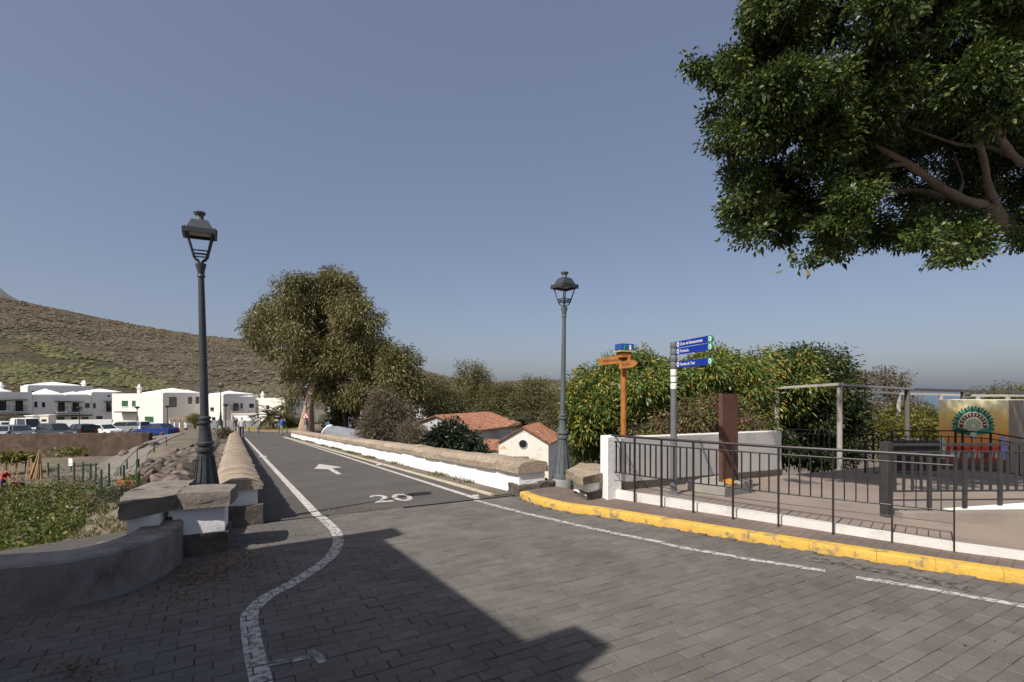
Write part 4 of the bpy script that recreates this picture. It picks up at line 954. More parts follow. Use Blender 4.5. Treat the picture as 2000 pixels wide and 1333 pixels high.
for (u, v, r, d, w) in ((1900, -380, 150, 6.4, .8), (1700, -330, 130, 6.6, .8), (2150, -350, 170, 6.6, .4), (2000, -200, 170, 7.2, .8), (1800, -180, 140, 7.2, .8), (1620, -150, 90, 7.6, .4), (2350, -200, 180, 7.5, .4), (2250, -450, 170, 7, .35), (1650, -110, 130, 9, .35), (1850, -120, 140, 9, .35), (2150, 150, 150, 9.5, .35), (2200, 330, 140, 10, .3), (2300, 100, 170, 10, .3), (2400, 300, 160, 10, .3), (1700, 250, 120, 11, .4), (1850, 250, 110, 10, .35)):  # lobes high out of view, added so their shade darkens the crown below
    fb.append(pb(u, v, r, d, r*.8, w=w))
tk = [(10.6, 9.0, -.3), (10.45, 9.0, 1.2), (10.2, 8.9, 2.6), (9.7, 8.8, 3.3)]
fk = at(1965, 440, 8.6); f2 = at(1925, 405, 8.6)
root_f = empty('ficus_tree', tk[0], 'large dark green ficus tree spreading in from the upper right', 'tree')
B().tube(tk, [.38, .32, .28, .25], 12).build('trunk', bark_f, root_f, smooth=True)
def limb(pts, rads): B().tube(smoothline(pts, .12), [.82*r*(1+.1*math.sin(i*1.7)+random.gauss(0, .04)) for i, r in enumerate(np.interp(np.linspace(0, 1, len(smoothline(pts, .12))), np.linspace(0, 1, len(rads)), rads))], 9).build('limb', bark_f, root_f, smooth=True)
limb([tk[3], at(2010, 470, 8.6), fk, f2], [.2, .17, .15, .13])
limb([f2, at(1870, 385, 8.6), at(1815, 350, 8.5), at(1770, 318, 8.4), at(1700, 280, 8.2)], [.115, .09, .075, .06, .03])
limb([f2, at(1880, 392, 8.8), at(1840, 385, 8.9), at(1790, 372, 9), at(1690, 382, 9.2)], [.08, .06, .05, .035, .015])
limb([fk, at(1932, 370, 8.5), at(1925, 330, 8.4), at(1908, 260, 8.3), at(1890, 200, 8.2)], [.10, .075, .06, .055, .03])
limb([tk[3], at(2040, 360, 8.8), at(1985, 310, 8.9), at(1950, 260, 8.8), at(1900, 130, 8.6)], [.15, .1, .08, .07, .04])
limb([at(1985, 310, 8.9), at(1930, 288, 9.2), at(1870, 282, 9.3), at(1780, 250, 9.2)], [.05, .04, .03, .015])
limb([at(1870, 385, 8.6), at(1880, 350, 9.4), at(1860, 300, 9.6)], [.05, .03, .02])
limb([at(1960, 225, 8.5), at(1900, 215, 8.6), at(1850, 225, 8.7)], [.03, .025, .015])
limb([tk[3], (10.2, 9.3, 5.2), (10.6, 9.6, 7.0)], [.2, .14, .05]); limb([tk[3], (11.5, 9.8, 4.8), (13.5, 10.6, 6.4)], [.2, .12, .04])
limb([at(1770, 318, 8.4), at(1700, 330, 8.4), at(1600, 330, 8.4), at(1520, 330, 8.3)], [.05, .04, .03, .012]); limb([at(1700, 280, 8.2), at(1600, 220, 8.3), at(1480, 160, 8.4)], [.035, .025, .01])
C, D = crown_leaves(fb, 300000, .095, 80, .25, (.45, 1.2), .85, .6)
C2, D2 = crown_leaves([b[:3]+(b[3]*.6, b[4]*.6, b[5]*.6)+b[6:] for b in fb], 80000, .14, 30, .2, (.1, 1.0), .5, .8)
V, Q = leaves(C, D, .064, .033); V2, Q2 = leaves(C2, D2, .09, .05); Q = np.concatenate([Q, Q2+len(V)]); V = np.concatenate([V, V2]); o = np_mesh('crown', V, Q, L_ficus, root_f); o['kind'] = 'stuff'
# ------------------------------------------------------------------ mango trees behind the plaza wall
def bush(name, label, cat, base_uvd, lobes, leaf, bark, n, ln, wd, cr, per=50, **k):
    bl = [pb(*l) for l in lobes]; p = at(*base_uvd)
    top = Vector((p.x, p.y, max(p.z+.6, sum(b[2] for b in bl)/len(bl)-.3*max(b[5] for b in bl))))
    return tree(name, label, cat, p, [([p, p.lerp(top, .5)+Vector((.06, 0, 0)), top], [k.pop('tr', .16), .12, .08])], bl, leaf, bark, n, ln, wd, cr, per, **k)
bush('mango_tree', 'bushy mango tree with orange-tipped leaves behind the wooden signpost', 'tree', (1215, 1080, 12.8),
     poly_lobes([(1108, 800), (1125, 740), (1160, 715), (1190, 700), (1206, 676), (1225, 690), (1248, 682), (1270, 702), (1296, 706), (1316, 690), (1335, 712), (1335, 860), (1300, 880), (1190, 905), (1112, 905)], 52, 15, 36, 12.0, 13.8, 5),
     L_mango, bark_d, 68000, .125, .036, .13, 40, droop=.7, out=.7, limb_r=.07, shell=(.4, 1.12), nlimb=16)
bush('mango_tree', 'yellow-green mango tree rising behind the blue direction signs', 'tree', (1400, 1080, 13.6),
     poly_lobes([(1300, 730), (1335, 705), (1370, 690), (1400, 682), (1430, 692), (1448, 708), (1470, 698), (1500, 720), (1508, 850), (1300, 850)], 44, 15, 36, 13.0, 14.8, 6),
     L_mango, bark_d, 52000, .125, .036, .14, 40, droop=.6, out=.7, limb_r=.07, shell=(.4, 1.12), nlimb=16)
bush('mango_tree', 'dark shaded mango tree under the ficus, right end of the hedge', 'tree', (1590, 960, 18.8),
     poly_lobes([(1470, 720), (1486, 690), (1515, 686), (1535, 700), (1560, 682), (1590, 690), (1625, 686), (1668, 700), (1650, 730), (1690, 745), (1680, 790), (1712, 815), (1690, 860), (1660, 900), (1540, 910), (1480, 890)], 60, 15, 38, 17.8, 20.2, 7),
     L_mango_shade, bark_d, 62000, .17, .048, .22, 44, droop=.5, out=.7, limb_r=.07, shell=(.4, 1.12), nlimb=16)
bush('mango_tree', 'sunlit mango tree behind the left end of the pergola', 'tree', (1510, 960, 18.2),
     poly_lobes([(1440, 725), (1465, 694), (1500, 684), (1540, 690), (1575, 694), (1600, 720), (1590, 800), (1450, 850)], 34, 15, 34, 17.2, 18.6, 16),
     L_mango, bark_d, 36000, .16, .045, .18, 40, droop=.6, out=.7, limb_r=.07, shell=(.4, 1.12), nlimb=14)
bush('bougainvillea', 'thin bougainvillea with magenta flowers between signpost and steel slab', 'shrub', (1390, 1000, 11.6),
     [(1350, 815, 34, 11.4), (1390, 810, 36, 11.6), (1440, 815, 32, 11.8), (1300, 835, 26, 11.2), (1470, 830, 26, 11.8), (1240, 840, 14, 11)], L_boug, bark_d, 6500, .075, .03, .13, 36, twigs=6, limb_r=.03)
# ------------------------------------------------------------------ eucalyptus by the end of the bridge
D0 = 52
bl = [pb(*q) for q in poly_lobes([(478, 650), (488, 625), (515, 580), (530, 555), (552, 545), (580, 536), (620, 530), (652, 525), (690, 545), (722, 572), (742, 605), (752, 645), (760, 690), (756, 745), (742, 790), (700, 800), (640, 785), (596, 772), (566, 762), (552, 715), (525, 695), (492, 672)], 100, 16, 44, 47, 57, 9)]
bl += [pb(572, 775, 16, 50), pb(560, 800, 12, 50)]
b0 = at(603, 836, 50); tpts = [at(598, 842, 50), at(602, 800, 50), at(606, 775, 50), at(622, 735, 50.5), at(635, 690, 51)]
tree('eucalyptus_tree', 'tall spreading eucalyptus with thick pale trunk at the end of the bridge', 'tree', b0, [(tpts, [.8, .5, .42, .36, .22])], bl, L_euc, bark_e, 100000, .33, .085, .36, 34, droop=.8, limb_r=.24,
     limb_from=[tpts[2], tpts[3], tpts[4]], twigs=4, shell=(.4, 1.18), out=.5, nlimb=34)
bl = [pb(*q) for q in poly_lobes([(640, 720), (680, 660), (730, 650), (756, 690), (764, 740), (755, 800), (735, 830), (700, 822), (660, 815), (636, 780)], 34, 13, 30, 53, 58, 12)]
tp = [at(735, 852, 54), at(726, 810, 54), at(722, 770, 54), at(712, 730, 54)]
tree('eucalyptus_tree', 'darker eucalyptus with slender trunks behind the tall eucalyptus', 'tree', tp[0], [([at(690, 846, 54), at(700, 800, 54), at(706, 760, 54)], [.34, .28, .2]), ([at(678, 850, 54), at(672, 800, 54), at(668, 760, 54)], [.26, .2, .15]), (tp, [.42, .36, .3, .2])], bl, L_eucd, bark_d, 30000, .34, .09, .45, 32, droop=.8, limb_r=.16, shell=(.4, 1.15))
bush('eucalyptus_tree', 'mid-height eucalyptus right of the tall one, behind the grey shrubs', 'tree', (775, 870, 47), [(770, 690, 20, 47), (790, 710, 26, 47), (765, 730, 28, 46), (800, 750, 28, 47), (770, 780, 34, 46), (815, 770, 20, 47), (790, 800, 24, 46), (760, 700, 16, 47)],
     L_euc, bark_d, 16000, .3, .085, .36, 30, droop=.7, limb_r=.12, tr=.3, shell=(.45, 1.2))
bush('dry_shrub', 'pale dry shrub behind the middle of the white parapet', 'shrub', (752, 900, 36), [(750, 800, 30, 36), (735, 830, 30, 35), (770, 830, 32, 36), (745, 775, 18, 36), (790, 850, 30, 35), (720, 850, 22, 35), (780, 800, 18, 36)],
     L_dry, bark_d, 15000, .22, .05, .28, 26, droop=.1, limb_r=.06, twigs=5)
bush('dry_shrub', 'brown leafless shrub against the big shed wall', 'shrub', (815, 900, 31), [(815, 860, 26, 31), (800, 845, 18, 31), (830, 870, 22, 30.5)], L_dry, bark_d, 6000, .16, .035, .2, 24, droop=0, limb_r=.05, twigs=6)
bush('fig_shrub', 'dark green round shrub in front of the big shed', 'shrub', (890, 915, 30), [(880, 850, 28, 30), (905, 865, 26, 30), (860, 868, 26, 29.5), (890, 880, 32, 29.5), (925, 882, 20, 29.5), (845, 882, 22, 29.5)], L_fig, bark_d, 12000, .22, .1, .24, 30, limb_r=.06)
for (lb, base, lobs, leaf) in (('loose grey-green tree behind the shed roof, left of the tallest one', (862, 850, 58), [(850, 760, 24, 58), (862, 785, 30, 58), (845, 800, 24, 57), (880, 790, 26, 58)], L_tam),
                         ('tallest pale tree rising behind the big shed roof', (925, 850, 60), [(918, 725, 22, 60), (935, 740, 22, 60), (915, 760, 32, 60), (945, 770, 28, 60), (925, 800, 34, 59)], L_euc),
                         ('olive tree right of the tallest tree behind the shed', (975, 850, 58), [(965, 775, 26, 58), (985, 790, 28, 58), (960, 805, 28, 57), (995, 770, 18, 58)], L_tam),
                         ('broad grey tamarisk behind the small white house', (1040, 850, 57), [(1030, 775, 30, 57), (1055, 770, 28, 57), (1020, 800, 30, 56), (1060, 805, 34, 56), (1040, 760, 20, 57)], L_tam),
                         ('tamarisk partly hidden by the right-hand lamp', (1095, 850, 55), [(1090, 790, 26, 55), (1105, 810, 28, 54), (1085, 820, 24, 54), (1120, 800, 26, 55)], L_tam)):
    bush('background_tree', lb, 'tree', base, lobs, leaf, bark_d, 13000, .27, .075, .36, 28, droop=.2, limb_r=.1, tr=.22, shell=(.4, 1.2), group='trees behind the sheds')
for (lb, base, lobs, leaf, n) in (('sparse reddish tree behind the pergola', (1745, 880, 27), [(1740, 745, 22, 27), (1722, 735, 12, 27), (1760, 742, 12, 27), (1745, 790, 26, 27), (1785, 800, 22, 27), (1725, 790, 16, 27)], L_dry, 4200),
                                  ('pale sparse tree beside the dark mango tree', (1690, 880, 25), [(1685, 745, 18, 25), (1665, 740, 10, 25), (1690, 790, 22, 25)], L_dry, 2600),
                                  ('yellow-green bush behind the stair railing', (1780, 900, 22), [(1760, 830, 34, 22), (1800, 825, 30, 22), (1725, 845, 26, 21), (1830, 835, 26, 22), (1790, 855, 34, 21), (1740, 860, 30, 21)], L_yell, 12000),
                                  ('green tree top showing above the mural', (1940, 860, 30), [(1925, 785, 26, 30), (1970, 778, 26, 30), (2010, 785, 30, 30), (1950, 800, 30, 30)], L_gard, 7000)):
    bush('background_tree', lb, 'tree', base, lobs, leaf, bark_d, n, .16, .05, .2, 24, droop=.2, limb_r=.07, tr=.14)
def palm(base, h, r, nf, label, lean=0.0):
    root = empty('palm_tree', base, label, 'palm'); base = Vector(base); top = base+Vector((lean, 0, h))
    B().tube([base, base.lerp(top, .5), top], [.32, .28, .34], 9).build('trunk', bark_d, root, smooth=True)
    Vs = []; n0 = 0; st_ = B()
    for k in range(nf):
        a = random.uniform(0, 6.28); el = random.uniform(-.25, 1.25); prev = top; d = Vector((math.cos(a)*math.cos(el), math.sin(a)*math.cos(el), math.sin(el)))
        pts = [top]
        for j in range(8):
            d = (d+Vector((0, 0, -.13))).normalized(); prev = prev+d*r/8; pts.append(prev)
        st_.tube(pts, [.03*(1-j/9) for j in range(9)], 4)
        for j in range(1, 9):
            for sgn in (-1, 1):
                for e in range(3):
                    p = pts[j-1].lerp(pts[j], e/3); dd = (pts[j]-pts[j-1]).normalized(); sd = dd.cross(Vector((0, 0, 1))); sd = sd.normalized() if sd.length > .01 else Vector((1, 0, 0))
                    ld = (sd*sgn*.9+dd*.8+Vector((0, 0, .12))).normalized(); Vs.append((tuple(p), tuple(ld)))
    st_.build('frond_stems', bark_d, root)
    C = np.array([v[0] for v in Vs]); D = np.array([v[1] for v in Vs]); V, Q = leaves(C, D, r*.24, .07, .1); o = np_mesh('fronds', V, Q, L_palm, root); o['kind'] = 'stuff'
    return root
palm(at(530, 838, 55), 1.3, 2.3, 34, 'bushy palm in front of the white house at the end of the bridge')
palm(at(555, 838, 58), .9, 2.1, 24, 'lower palm clump right of the bushy palm')
palm(at(1027, 850, 38), .7, 1.4, 18, 'small palm sprouting behind the small white house roof')

# ------------------------------------------------------------------ sheds in the ravine
tile = mat('rusty_roof', (.19, .08, .048), (.31, .155, .10), scale=4, rough=.85, c3=(.45, .30, .2), scale3=2, lo3=.55, hi3=.8, bump=.4, bscale=20, objr=.12)
oldw = mat('stained_wall', (.42, .41, .40), (.55, .54, .52), scale=1.2, rough=.9, c3=(.28, .27, .26), scale3=.9, lo3=.48, hi3=.75, bump=.3)
peel = mat('peeling_white_wall', (.70, .67, .60), (.76, .73, .67), scale=2, rough=.9, c3=(.55, .36, .14), scale3=1.6, lo3=.56, hi3=.64, bump=.3)
woodd = mat('old_door_wood', (.16, .09, .05), (.22, .13, .075), scale=8, rough=.9)
def gable_house(name, label, g0, rid, hw, zr_, ze, zb, wallm, over=.2, rows=9):
    g0 = Vector(g0); rid = Vector(rid); d = (rid-g0); L_ = d.length; d.normalize(); n = Vector((d.y, -d.x))
    if n.x < 0: n = -n
    root = empty(name, (g0.x, g0.y, zb), label, 'shed')
    def P(a, w, z): q = g0+d*a+n*w; return (q.x, q.y, z)
    bb = B().add([P(0, -hw, zb), P(0, hw, zb), P(0, hw, ze), P(0, 0, zr_), P(0, -hw, ze), P(L_, -hw, zb), P(L_, hw, zb), P(L_, hw, ze), P(L_, 0, zr_), P(L_, -hw, ze)],
                 [(0, 1, 2, 3, 4), (9, 8, 7, 6, 5), (1, 6, 7, 2), (5, 0, 4, 9)]); bb.build('wall', wallm, root)
    sl = (ze-zr_)/hw
    for sgn in (-1, 1):
        rf = B().add([P(-over, 0, zr_+.02), P(L_+over, 0, zr_+.02), P(L_+over, sgn*(hw+over), ze+sl*over+.02), P(-over, sgn*(hw+over), ze+sl*over+.02), P(-over, 0, zr_+.09), P(L_+over, 0, zr_+.09), P(L_+over, sgn*(hw+over), ze+sl*over+.09), P(-over, sgn*(hw+over), ze+sl*over+.09)],
                     [(0, 1, 2, 3), (4, 7, 6, 5), (0, 4, 5, 1), (1, 5, 6, 2), (2, 6, 7, 3), (3, 7, 4, 0)]).build('roof', tile, root)
        if sgn > 0:
            a = -over+.12
            while a < L_+over:
                B().tube([P(a, 0, zr_+.09), P(a, hw+over, ze+sl*over+.09)], .055, 6).build('roof_tile_row', tile, rf); a += .24
    return root, P
sh, P = gable_house('big_shed', 'long shed with rusty red roof and stained white gable behind the parapet', (-5.59, 38), (-2.07, 45), 3.2, -.06, -1.05, -6, oldw)
hs, P = gable_house('small_house', 'small white gabled house with round window and peeling paint', (.70, 32), (1.86, 36.4), 1.6, -.52, -1.45, -6, peel, .16)
sh.name = 'big_shed'
def on_front(px, pz, r0, e): 
    return P(-e, px, pz)
c = [P(-.02, .0+.25*math.cos(2*math.pi*k/20), -1.53+.25*math.sin(2*math.pi*k/20)) for k in range(20)]
ow = B().add(c, [tuple(range(20))]).build('window', glassmat(), hs)
bb = B().tube([P(-.025, .27*math.cos(2*math.pi*k/20), -1.53+.27*math.sin(2*math.pi*k/20)) for k in range(21)], .025, 6); bb.build('frame', oldw, ow)
bb = B()
for k in range(5): bb.add([P(-.03, -.28+k*.13, -3.2), P(-.03, -.28+k*.13+.12, -3.2), P(-.03, -.28+k*.13+.12, -2.3), P(-.03, -.28+k*.13, -2.3)], [(0, 1, 2, 3)])
bb.build('door', woodd, hs)
lt = empty('lean_to', (-1.4, 33.5, -4), 'low lean-to with dark red roof between shed and small house', 'shed')
B().prism([(-1.9, 33.2), (-.95, 33.0), (-.75, 34.4), (-1.7, 34.6)], -6, -2.0).build('wall', oldw, lt); B().prism([(-2.05, 33.05), (-.9, 32.85), (-.7, 34.5), (-1.8, 34.7)], lambda x, y: -2.0+(y-33)*.3, lambda x, y: -1.93+(y-33)*.3).build('roof', tile, lt)

# ------------------------------------------------------------------ white houses across the ravine
hw_ = mat('house_white', (.70, .685, .66), (.76, .745, .72), scale=.8, rough=.9, bump=.2, bscale=6); hcream = mat('house_cream', (.74, .69, .61), (.79, .74, .67), scale=.8, rough=.9)
roofw = mat('white_roof', (.80, .79, .76), (.84, .83, .80), scale=1, rough=.9)
shut_g = mat('green_shutter', (.03, .10, .05), (.04, .13, .065), scale=20, rough=.6); framed = mat('dark_frame', (.025, .024, .024), rough=.6)
railk = mat('balcony_iron', (.03, .03, .032), rough=.6)
class House:
    def __init__(s, name, label, u0, d0, u1, d1, depth, vt, z0, m, group='white houses behind the parking'):
        s.a = Vector((gx(u0, d0), d0)); s.b = Vector((gx(u1, d1), d1)); s.d = (s.b-s.a).normalized(); s.n = Vector((s.d.y, -s.d.x)); s.L = (s.b-s.a).length; s.m = m
        s.z1 = gz(vt, (d0+d1)/2); s.z0 = z0; s.root = empty(name, (s.a.x, s.a.y, z0), label, 'house', group); s.dep = depth
        c = s.b-s.n*depth; e = s.a-s.n*depth
        B().prism([tuple(s.a), tuple(s.b), tuple(c), tuple(e)], z0-1, s.z1).build('wall', m, s.root)
    def f(s, u):   # distance along the facade of the point seen at pixel column u
        k = (u-1000)/1000; return (k*s.a.y-s.a.x)/(s.d.x-k*s.d.y)
    def P(s, x, z, e): q = s.a+s.d*x+s.n*e; return (q.x, q.y, z)
    def zz(s, x, v): return gz(v, (s.a+s.d*x).y)
    def slab(s, x0, x1, z0, z1, e0, e1): 
        return B().prism([s.P(x0, 0, e0)[:2], s.P(x1, 0, e0)[:2], s.P(x1, 0, e1)[:2], s.P(x0, 0, e1)[:2]], z0, z1)
    def win(s, u0, u1, v0, v1, kind='glass'):
        x0, x1 = s.f(u0), s.f(u1); xm = (x0+x1)/2; z1, z0 = s.zz(xm, v0), s.zz(xm, v1)
        w = s.slab(x0, x1, z0, z1, -.02, .03).build('window', framed if kind == 'glass' else shut_g, s.root)
        if kind == 'glass':
            t = (x1-x0)*.09; mid = (x0+x1)/2
            s.slab(x0+t, mid-t*.4, z0+t, z1-t, .02, .045).build('pane', glassmat(), w); s.slab(mid+t*.4, x1-t, z0+t, z1-t, .02, .045).build('pane', glassmat(), w)
        else:
            nS = 5
            for k in range(nS): s.slab(x0+.04, x1-.04, lerp(z0, z1, (k+.15)/nS), lerp(z0, z1, (k+.75)/nS), .03, .05).build('slat', shut_g, w)
        s.slab(x0-.08, x1+.08, z0-.08, z0-.005, 0, .09).build('sill', s.m, w)
    def balcony(s, u0, u1, v0, v1, canopy=True):
        x0, x1 = s.f(u0), s.f(u1); xm = (x0+x1)/2; z1, z0 = s.zz(xm, v0), s.zz(xm, v1)
        dr = s.slab(lerp(x0, x1, .2), lerp(x0, x1, .8), z0+.02, z1, -.02, .03).build('balcony_door', framed, s.root)
        for k in range(3): s.slab(lerp(x0, x1, .24+k*.19), lerp(x0, x1, .40+k*.19), z0+.1, z1-.1, .02, .045).build('pane', glassmat(), dr)
        bc = s.slab(x0, x1, z0-.12, z0, 0, .75).build('balcony', s.m, s.root)
        bb = B()
        for k in range(13): xx = lerp(x0, x1, k/12); bb.bar(s.P(xx, z0, .72), s.P(xx, z0+.95, .72), .03, .03)
        bb.bar(s.P(x0, z0+.95, .72), s.P(x1, z0+.95, .72), .04, .04); bb.bar(s.P(x0, z0+.5, .72), s.P(x1, z0+.5, .72), .03, .03); bb.bar(s.P(x0, z0+.95, 0), s.P(x0, z0+.95, .72), .04, .04); bb.bar(s.P(x1, z0+.95, 0), s.P(x1, z0+.95, .72), .04, .04)
        bb.build('balustrade', railk, bc)
        if canopy: s.slab(x0-.2, x1+.2, z1+.08, z1+.2, 0, .85).build('canopy', framed, s.root)
    def hip(s, x0, x1, e0, e1, h, dz=0.0, lift=0.0):
        z = s.z1+dz; c = [(s.P(x0, 0, e0)[:2]), (s.P(x1, 0, e0)[:2]), (s.P(x1, 0, e1)[:2]), (s.P(x0, 0, e1)[:2])]
        mx = Vector(s.P((x0+x1)/2, 0, (e0+e1)/2)); 
        B().add([(*p, z+.004) for p in c]+[(*p, z+.15) for p in c]+[(mx.x, mx.y, z+.15+h)], [(3, 2, 1, 0), (0, 1, 5, 4), (1, 2, 6, 5), (2, 3, 7, 6), (3, 0, 4, 7), (4, 5, 8), (5, 6, 8), (6, 7, 8), (7, 4, 8)]).build('roof', roofw, s.root)
    def chimney(s, x, e, h=1.1):
        p = s.P(x, 0, e); bb = B().box((p[0], p[1], s.z1+h/2), (.45, .45, h)); bb.build('chimney', s.m, s.root)
        B().box((p[0], p[1], s.z1+h+.06), (.75, .75, .12)).lathe([(.3, s.z1+h+.12), (.26, s.z1+h+.35), (.04, s.z1+h+.75)], c=(p[0], p[1], 0), n=8).build('chimney_cap', roofw, s.root)
    def canopy(s, u0, u1, v): x0, x1 = s.f(u0), s.f(u1); z = s.zz((x0+x1)/2, v); s.slab(x0, x1, z-.08, z+.08, 0, 1.2).build('porch_roof', framed, s.root)
GZ = -4.05
Hb = House('white_house', 'upper white roof storey standing behind the balcony houses', 54, 99, 182, 106.8, 8, 754, GZ, hw_)
Hb.win(62, 69, 764, 770); Hb.hip(.2, 8, -6, -.2, .7, .0); Hb.chimney(9, -3, .5); Hb.chimney(Hb.L-1, -2, .5)
Ha = House('white_house', 'white house with two iron balconies behind the leftmost parked cars', -70, 82, 63, 88.4, 9, 766, GZ, hw_)
Ha.balcony(-8, 17, 784, 803); Ha.balcony(25, 50, 783, 804); Ha.hip(.2, Ha.L-2.5, -8, -.3, .9); Ha.chimney(Ha.f(10), -3.5, 1.0); Ha.canopy(-60, 58, 811); Ha.win(8, 18, 816, 827); Ha.win(42, 48, 816, 826); Ha.win(-40, -22, 785, 800)
Hc = House('white_house', 'white house with arched window and twin balconies, left of the pale cream house', 63.5, 88.6, 178, 94.9, 9, 772, GZ, hw_)
Hc.win(67, 73, 785, 796); Hc.win(82, 88, 786, 796); Hc.balcony(109, 131, 786, 805); Hc.balcony(137, 159, 787, 805); Hc.win(166, 175, 788, 797); Hc.hip(.3, 4.2, -7, -.3, 1.0); Hc.hip(4.5, Hc.L-.3, -7, -.3, .5); Hc.canopy(101, 178, 812); Hc.win(95, 104, 815, 822); Hc.win(112, 126, 815, 822, 'g'); Hc.win(139, 151, 815, 822); Hc.win(160, 173, 815, 824); Hc.win(64, 71, 815, 824)
Hd = House('white_house', 'set-back white house beside the left edge of the cream house', 178.5, 95.2, 226, 98.6, 8, 767, GZ, hw_)
Hd.win(182, 187, 788, 798); Hd.win(210, 215, 772, 776); Hd.balcony(204, 220, 786, 805); Hd.win(188, 200, 813, 823); Hd.hip(.2, 5, -6, -.2, .6)
He = House('white_house', 'cream sunlit house with green shutters behind the blue car', 219, 88, 318, 84, 7.5, 769, GZ, hcream)
He.win(238, 250, 783, 794, 'g'); He.win(258, 265, 783, 794, 'g'); He.win(283, 300, 814, 825, 'g'); He.chimney(He.f(258), -1.2, .9); He.hip(He.f(276), He.L, -7, -.1, .8); He.canopy(237, 268, 805)
sidew = B(); He.slab(He.L-.9, He.L-.89, 0, 0.01, -3, -2)
for (e0, e1, z0, z1) in ((-2.4, -1.1, -.6, 1.1), (-5.2, -4.5, -.1, 1.1), (-6.6, -5.9, -.1, 1.1), (-6.5, -5.5, -3.9, -2.2)):
    c = [He.P(He.L+.02, 0, e0)[:2], He.P(He.L+.02, 0, e1)[:2], He.P(He.L-.05, 0, e1)[:2], He.P(He.L-.05, 0, e0)[:2]]
    w = B().prism(c, z0, z1).build('window', framed, He.root); c = [He.P(He.L+.035, 0, e0+.08)[:2], He.P(He.L+.035, 0, e1-.08)[:2], He.P(He.L, 0, e1-.08)[:2], He.P(He.L, 0, e0+.08)[:2]]; B().prism(c, z0+.08, z1-.08).build('pane', glassmat(), w)
Hf = House('white_house', 'white house partly hidden by the left lamp post', 352, 96, 404, 99.6, 8, 771, GZ, hw_)
Hf.win(356, 361, 784, 794); Hf.win(367, 372, 784, 794); Hf.win(390, 396, 785, 794); Hf.hip(.2, Hf.L-.2, -7, -.2, .8); Hf.win(395, 402, 812, 822)
Hg = House('white_house', 'pale white house front just right of the left lamp post', 404.5, 88, 436, 86.5, 7, 771, GZ, hcream)
Hg.win(411, 418, 796, 803); Hg.win(414, 421, 815, 823); Hg.hip(.2, Hg.L, -6, -.2, .4)
Hh = House('white_house', 'white house with terrace and awning left of the palm', 436.5, 87, 499, 91.4, 8, 776, GZ, hw_)
Hh.win(438, 449, 787, 796); Hh.win(459, 465, 788, 797); Hh.win(470, 474, 788, 797); Hh.win(487, 496, 789, 797); Hh.balcony(448, 470, 788, 803, False); Hh.hip(.2, Hh.L-.2, -7.5, -.2, 1.0)
Hi = House('white_house', 'white house behind the palm and the tall eucalyptus', 499.5, 92, 556, 90, 8, 778, GZ, hcream)
Hi.chimney(.6, -1, .5); Hi.win(548, 553, 792, 800); Hi.win(520, 526, 792, 800)
Hj = House('white_house', 'low white house glimpsed between the eucalyptus trunks', 640, 80, 740, 80, 6, 795, GZ, hw_)
Hj.win(655, 662, 802, 812); Hj.win(690, 697, 803, 815); Hj.win(722, 730, 803, 815)
Hk = House('white_house', 'white house glimpsed left of the big shed through the trees', 795, 75, 835, 75, 6, 800, GZ, hw_); Hk.win(805, 812, 806, 816)
# white boundary walls and small cabins by the parking
wl = tag(B().prism([(gx(90, 76), 76), (gx(218, 79), 79), (gx(218, 79), 79.3), (gx(90, 76), 76.3)], -4.6, gz(820, 78)).build('boundary_wall', roofw), 'white boundary wall behind the parked cars, left stretch', 'wall')
wl = tag(B().prism([(gx(219, 77), 77), (gx(326, 75), 75), (gx(326, 75), 75.3), (gx(219, 77), 77.3)], -4.6, gz(827, 76)).build('boundary_wall', roofw), 'white boundary wall in front of the cream house', 'wall')
for u0, u1, v0, lb in ((49, 65, 813, 'small white cabin with cream side left of the other cabin'), (77, 95, 812, 'small white cabin with dark hatch behind the parked cars')):
    r = empty('cabin', at(u0, 845, 73), lb, 'cabin'); x0, x1 = gx(u0, 73), gx(u1, 73); z1 = gz(v0, 73)
    B().box(((x0+x1)/2, 73.6, (z1-4.3)/2), (x1-x0, 1.2, z1+4.3)).build('body', hcream, r, bevel=.05); B().box(((x0+x1)/2, 73.6, z1+.04), (x1-x0+.2, 1.4, .1)).build('roof', roofw, r); B().box(((x0+x1)/2, 72.99, z1-.7), (.7, .04, .35)).build('hatch', framed, r)
# grey wall, awning, hedge beyond the bridge
greyw = mat('grey_block_wall', (.20, .20, .205), (.26, .26, .265), scale=2, rough=.9, bump=.3, bscale=10)
tag(B().prism([(gx(405, 64), 64), (gx(560, 62), 62), (gx(560, 62), 62.25), (gx(405, 64), 64.25)], -4.5, gz(822, 63)).build('block_wall', greyw), 'grey block wall along the far side of the crossing street', 'wall')
tag(B().prism([(gx(640, 66), 66), (gx(860, 66), 66), (gx(860, 66), 66.25), (gx(640, 66), 66.25)], -4.5, gz(818, 66)).build('block_wall', greyw), 'grey wall seen behind the eucalyptus trunks', 'wall')
aw = empty('awning', at(475, 840, 66), 'cream awning stretched over the terrace behind the grey wall', 'awning'); awm = mat('awning_cloth', (.74, .70, .60), (.78, .74, .65), scale=1, rough=.8)
q = [at(456, 812, 69), at(484, 812, 69), at(494, 823, 66), at(467, 823, 66)]; B().add(q+[p-Vector((0, 0, .04)) for p in q], [(0, 3, 2, 1), (4, 5, 6, 7), (0, 1, 5, 4), (1, 2, 6, 5), (2, 3, 7, 6), (3, 0, 4, 7)]).build('cloth', awm, aw)
B().bar(at(452, 809, 69.2), at(502, 809, 69.2), .1, .12).build('beam', awm, aw)
for u in (453, 501): B().bar(at(u, 809, 69.2), at(u, 838, 69.2), .1, .1).build('post', awm, aw)
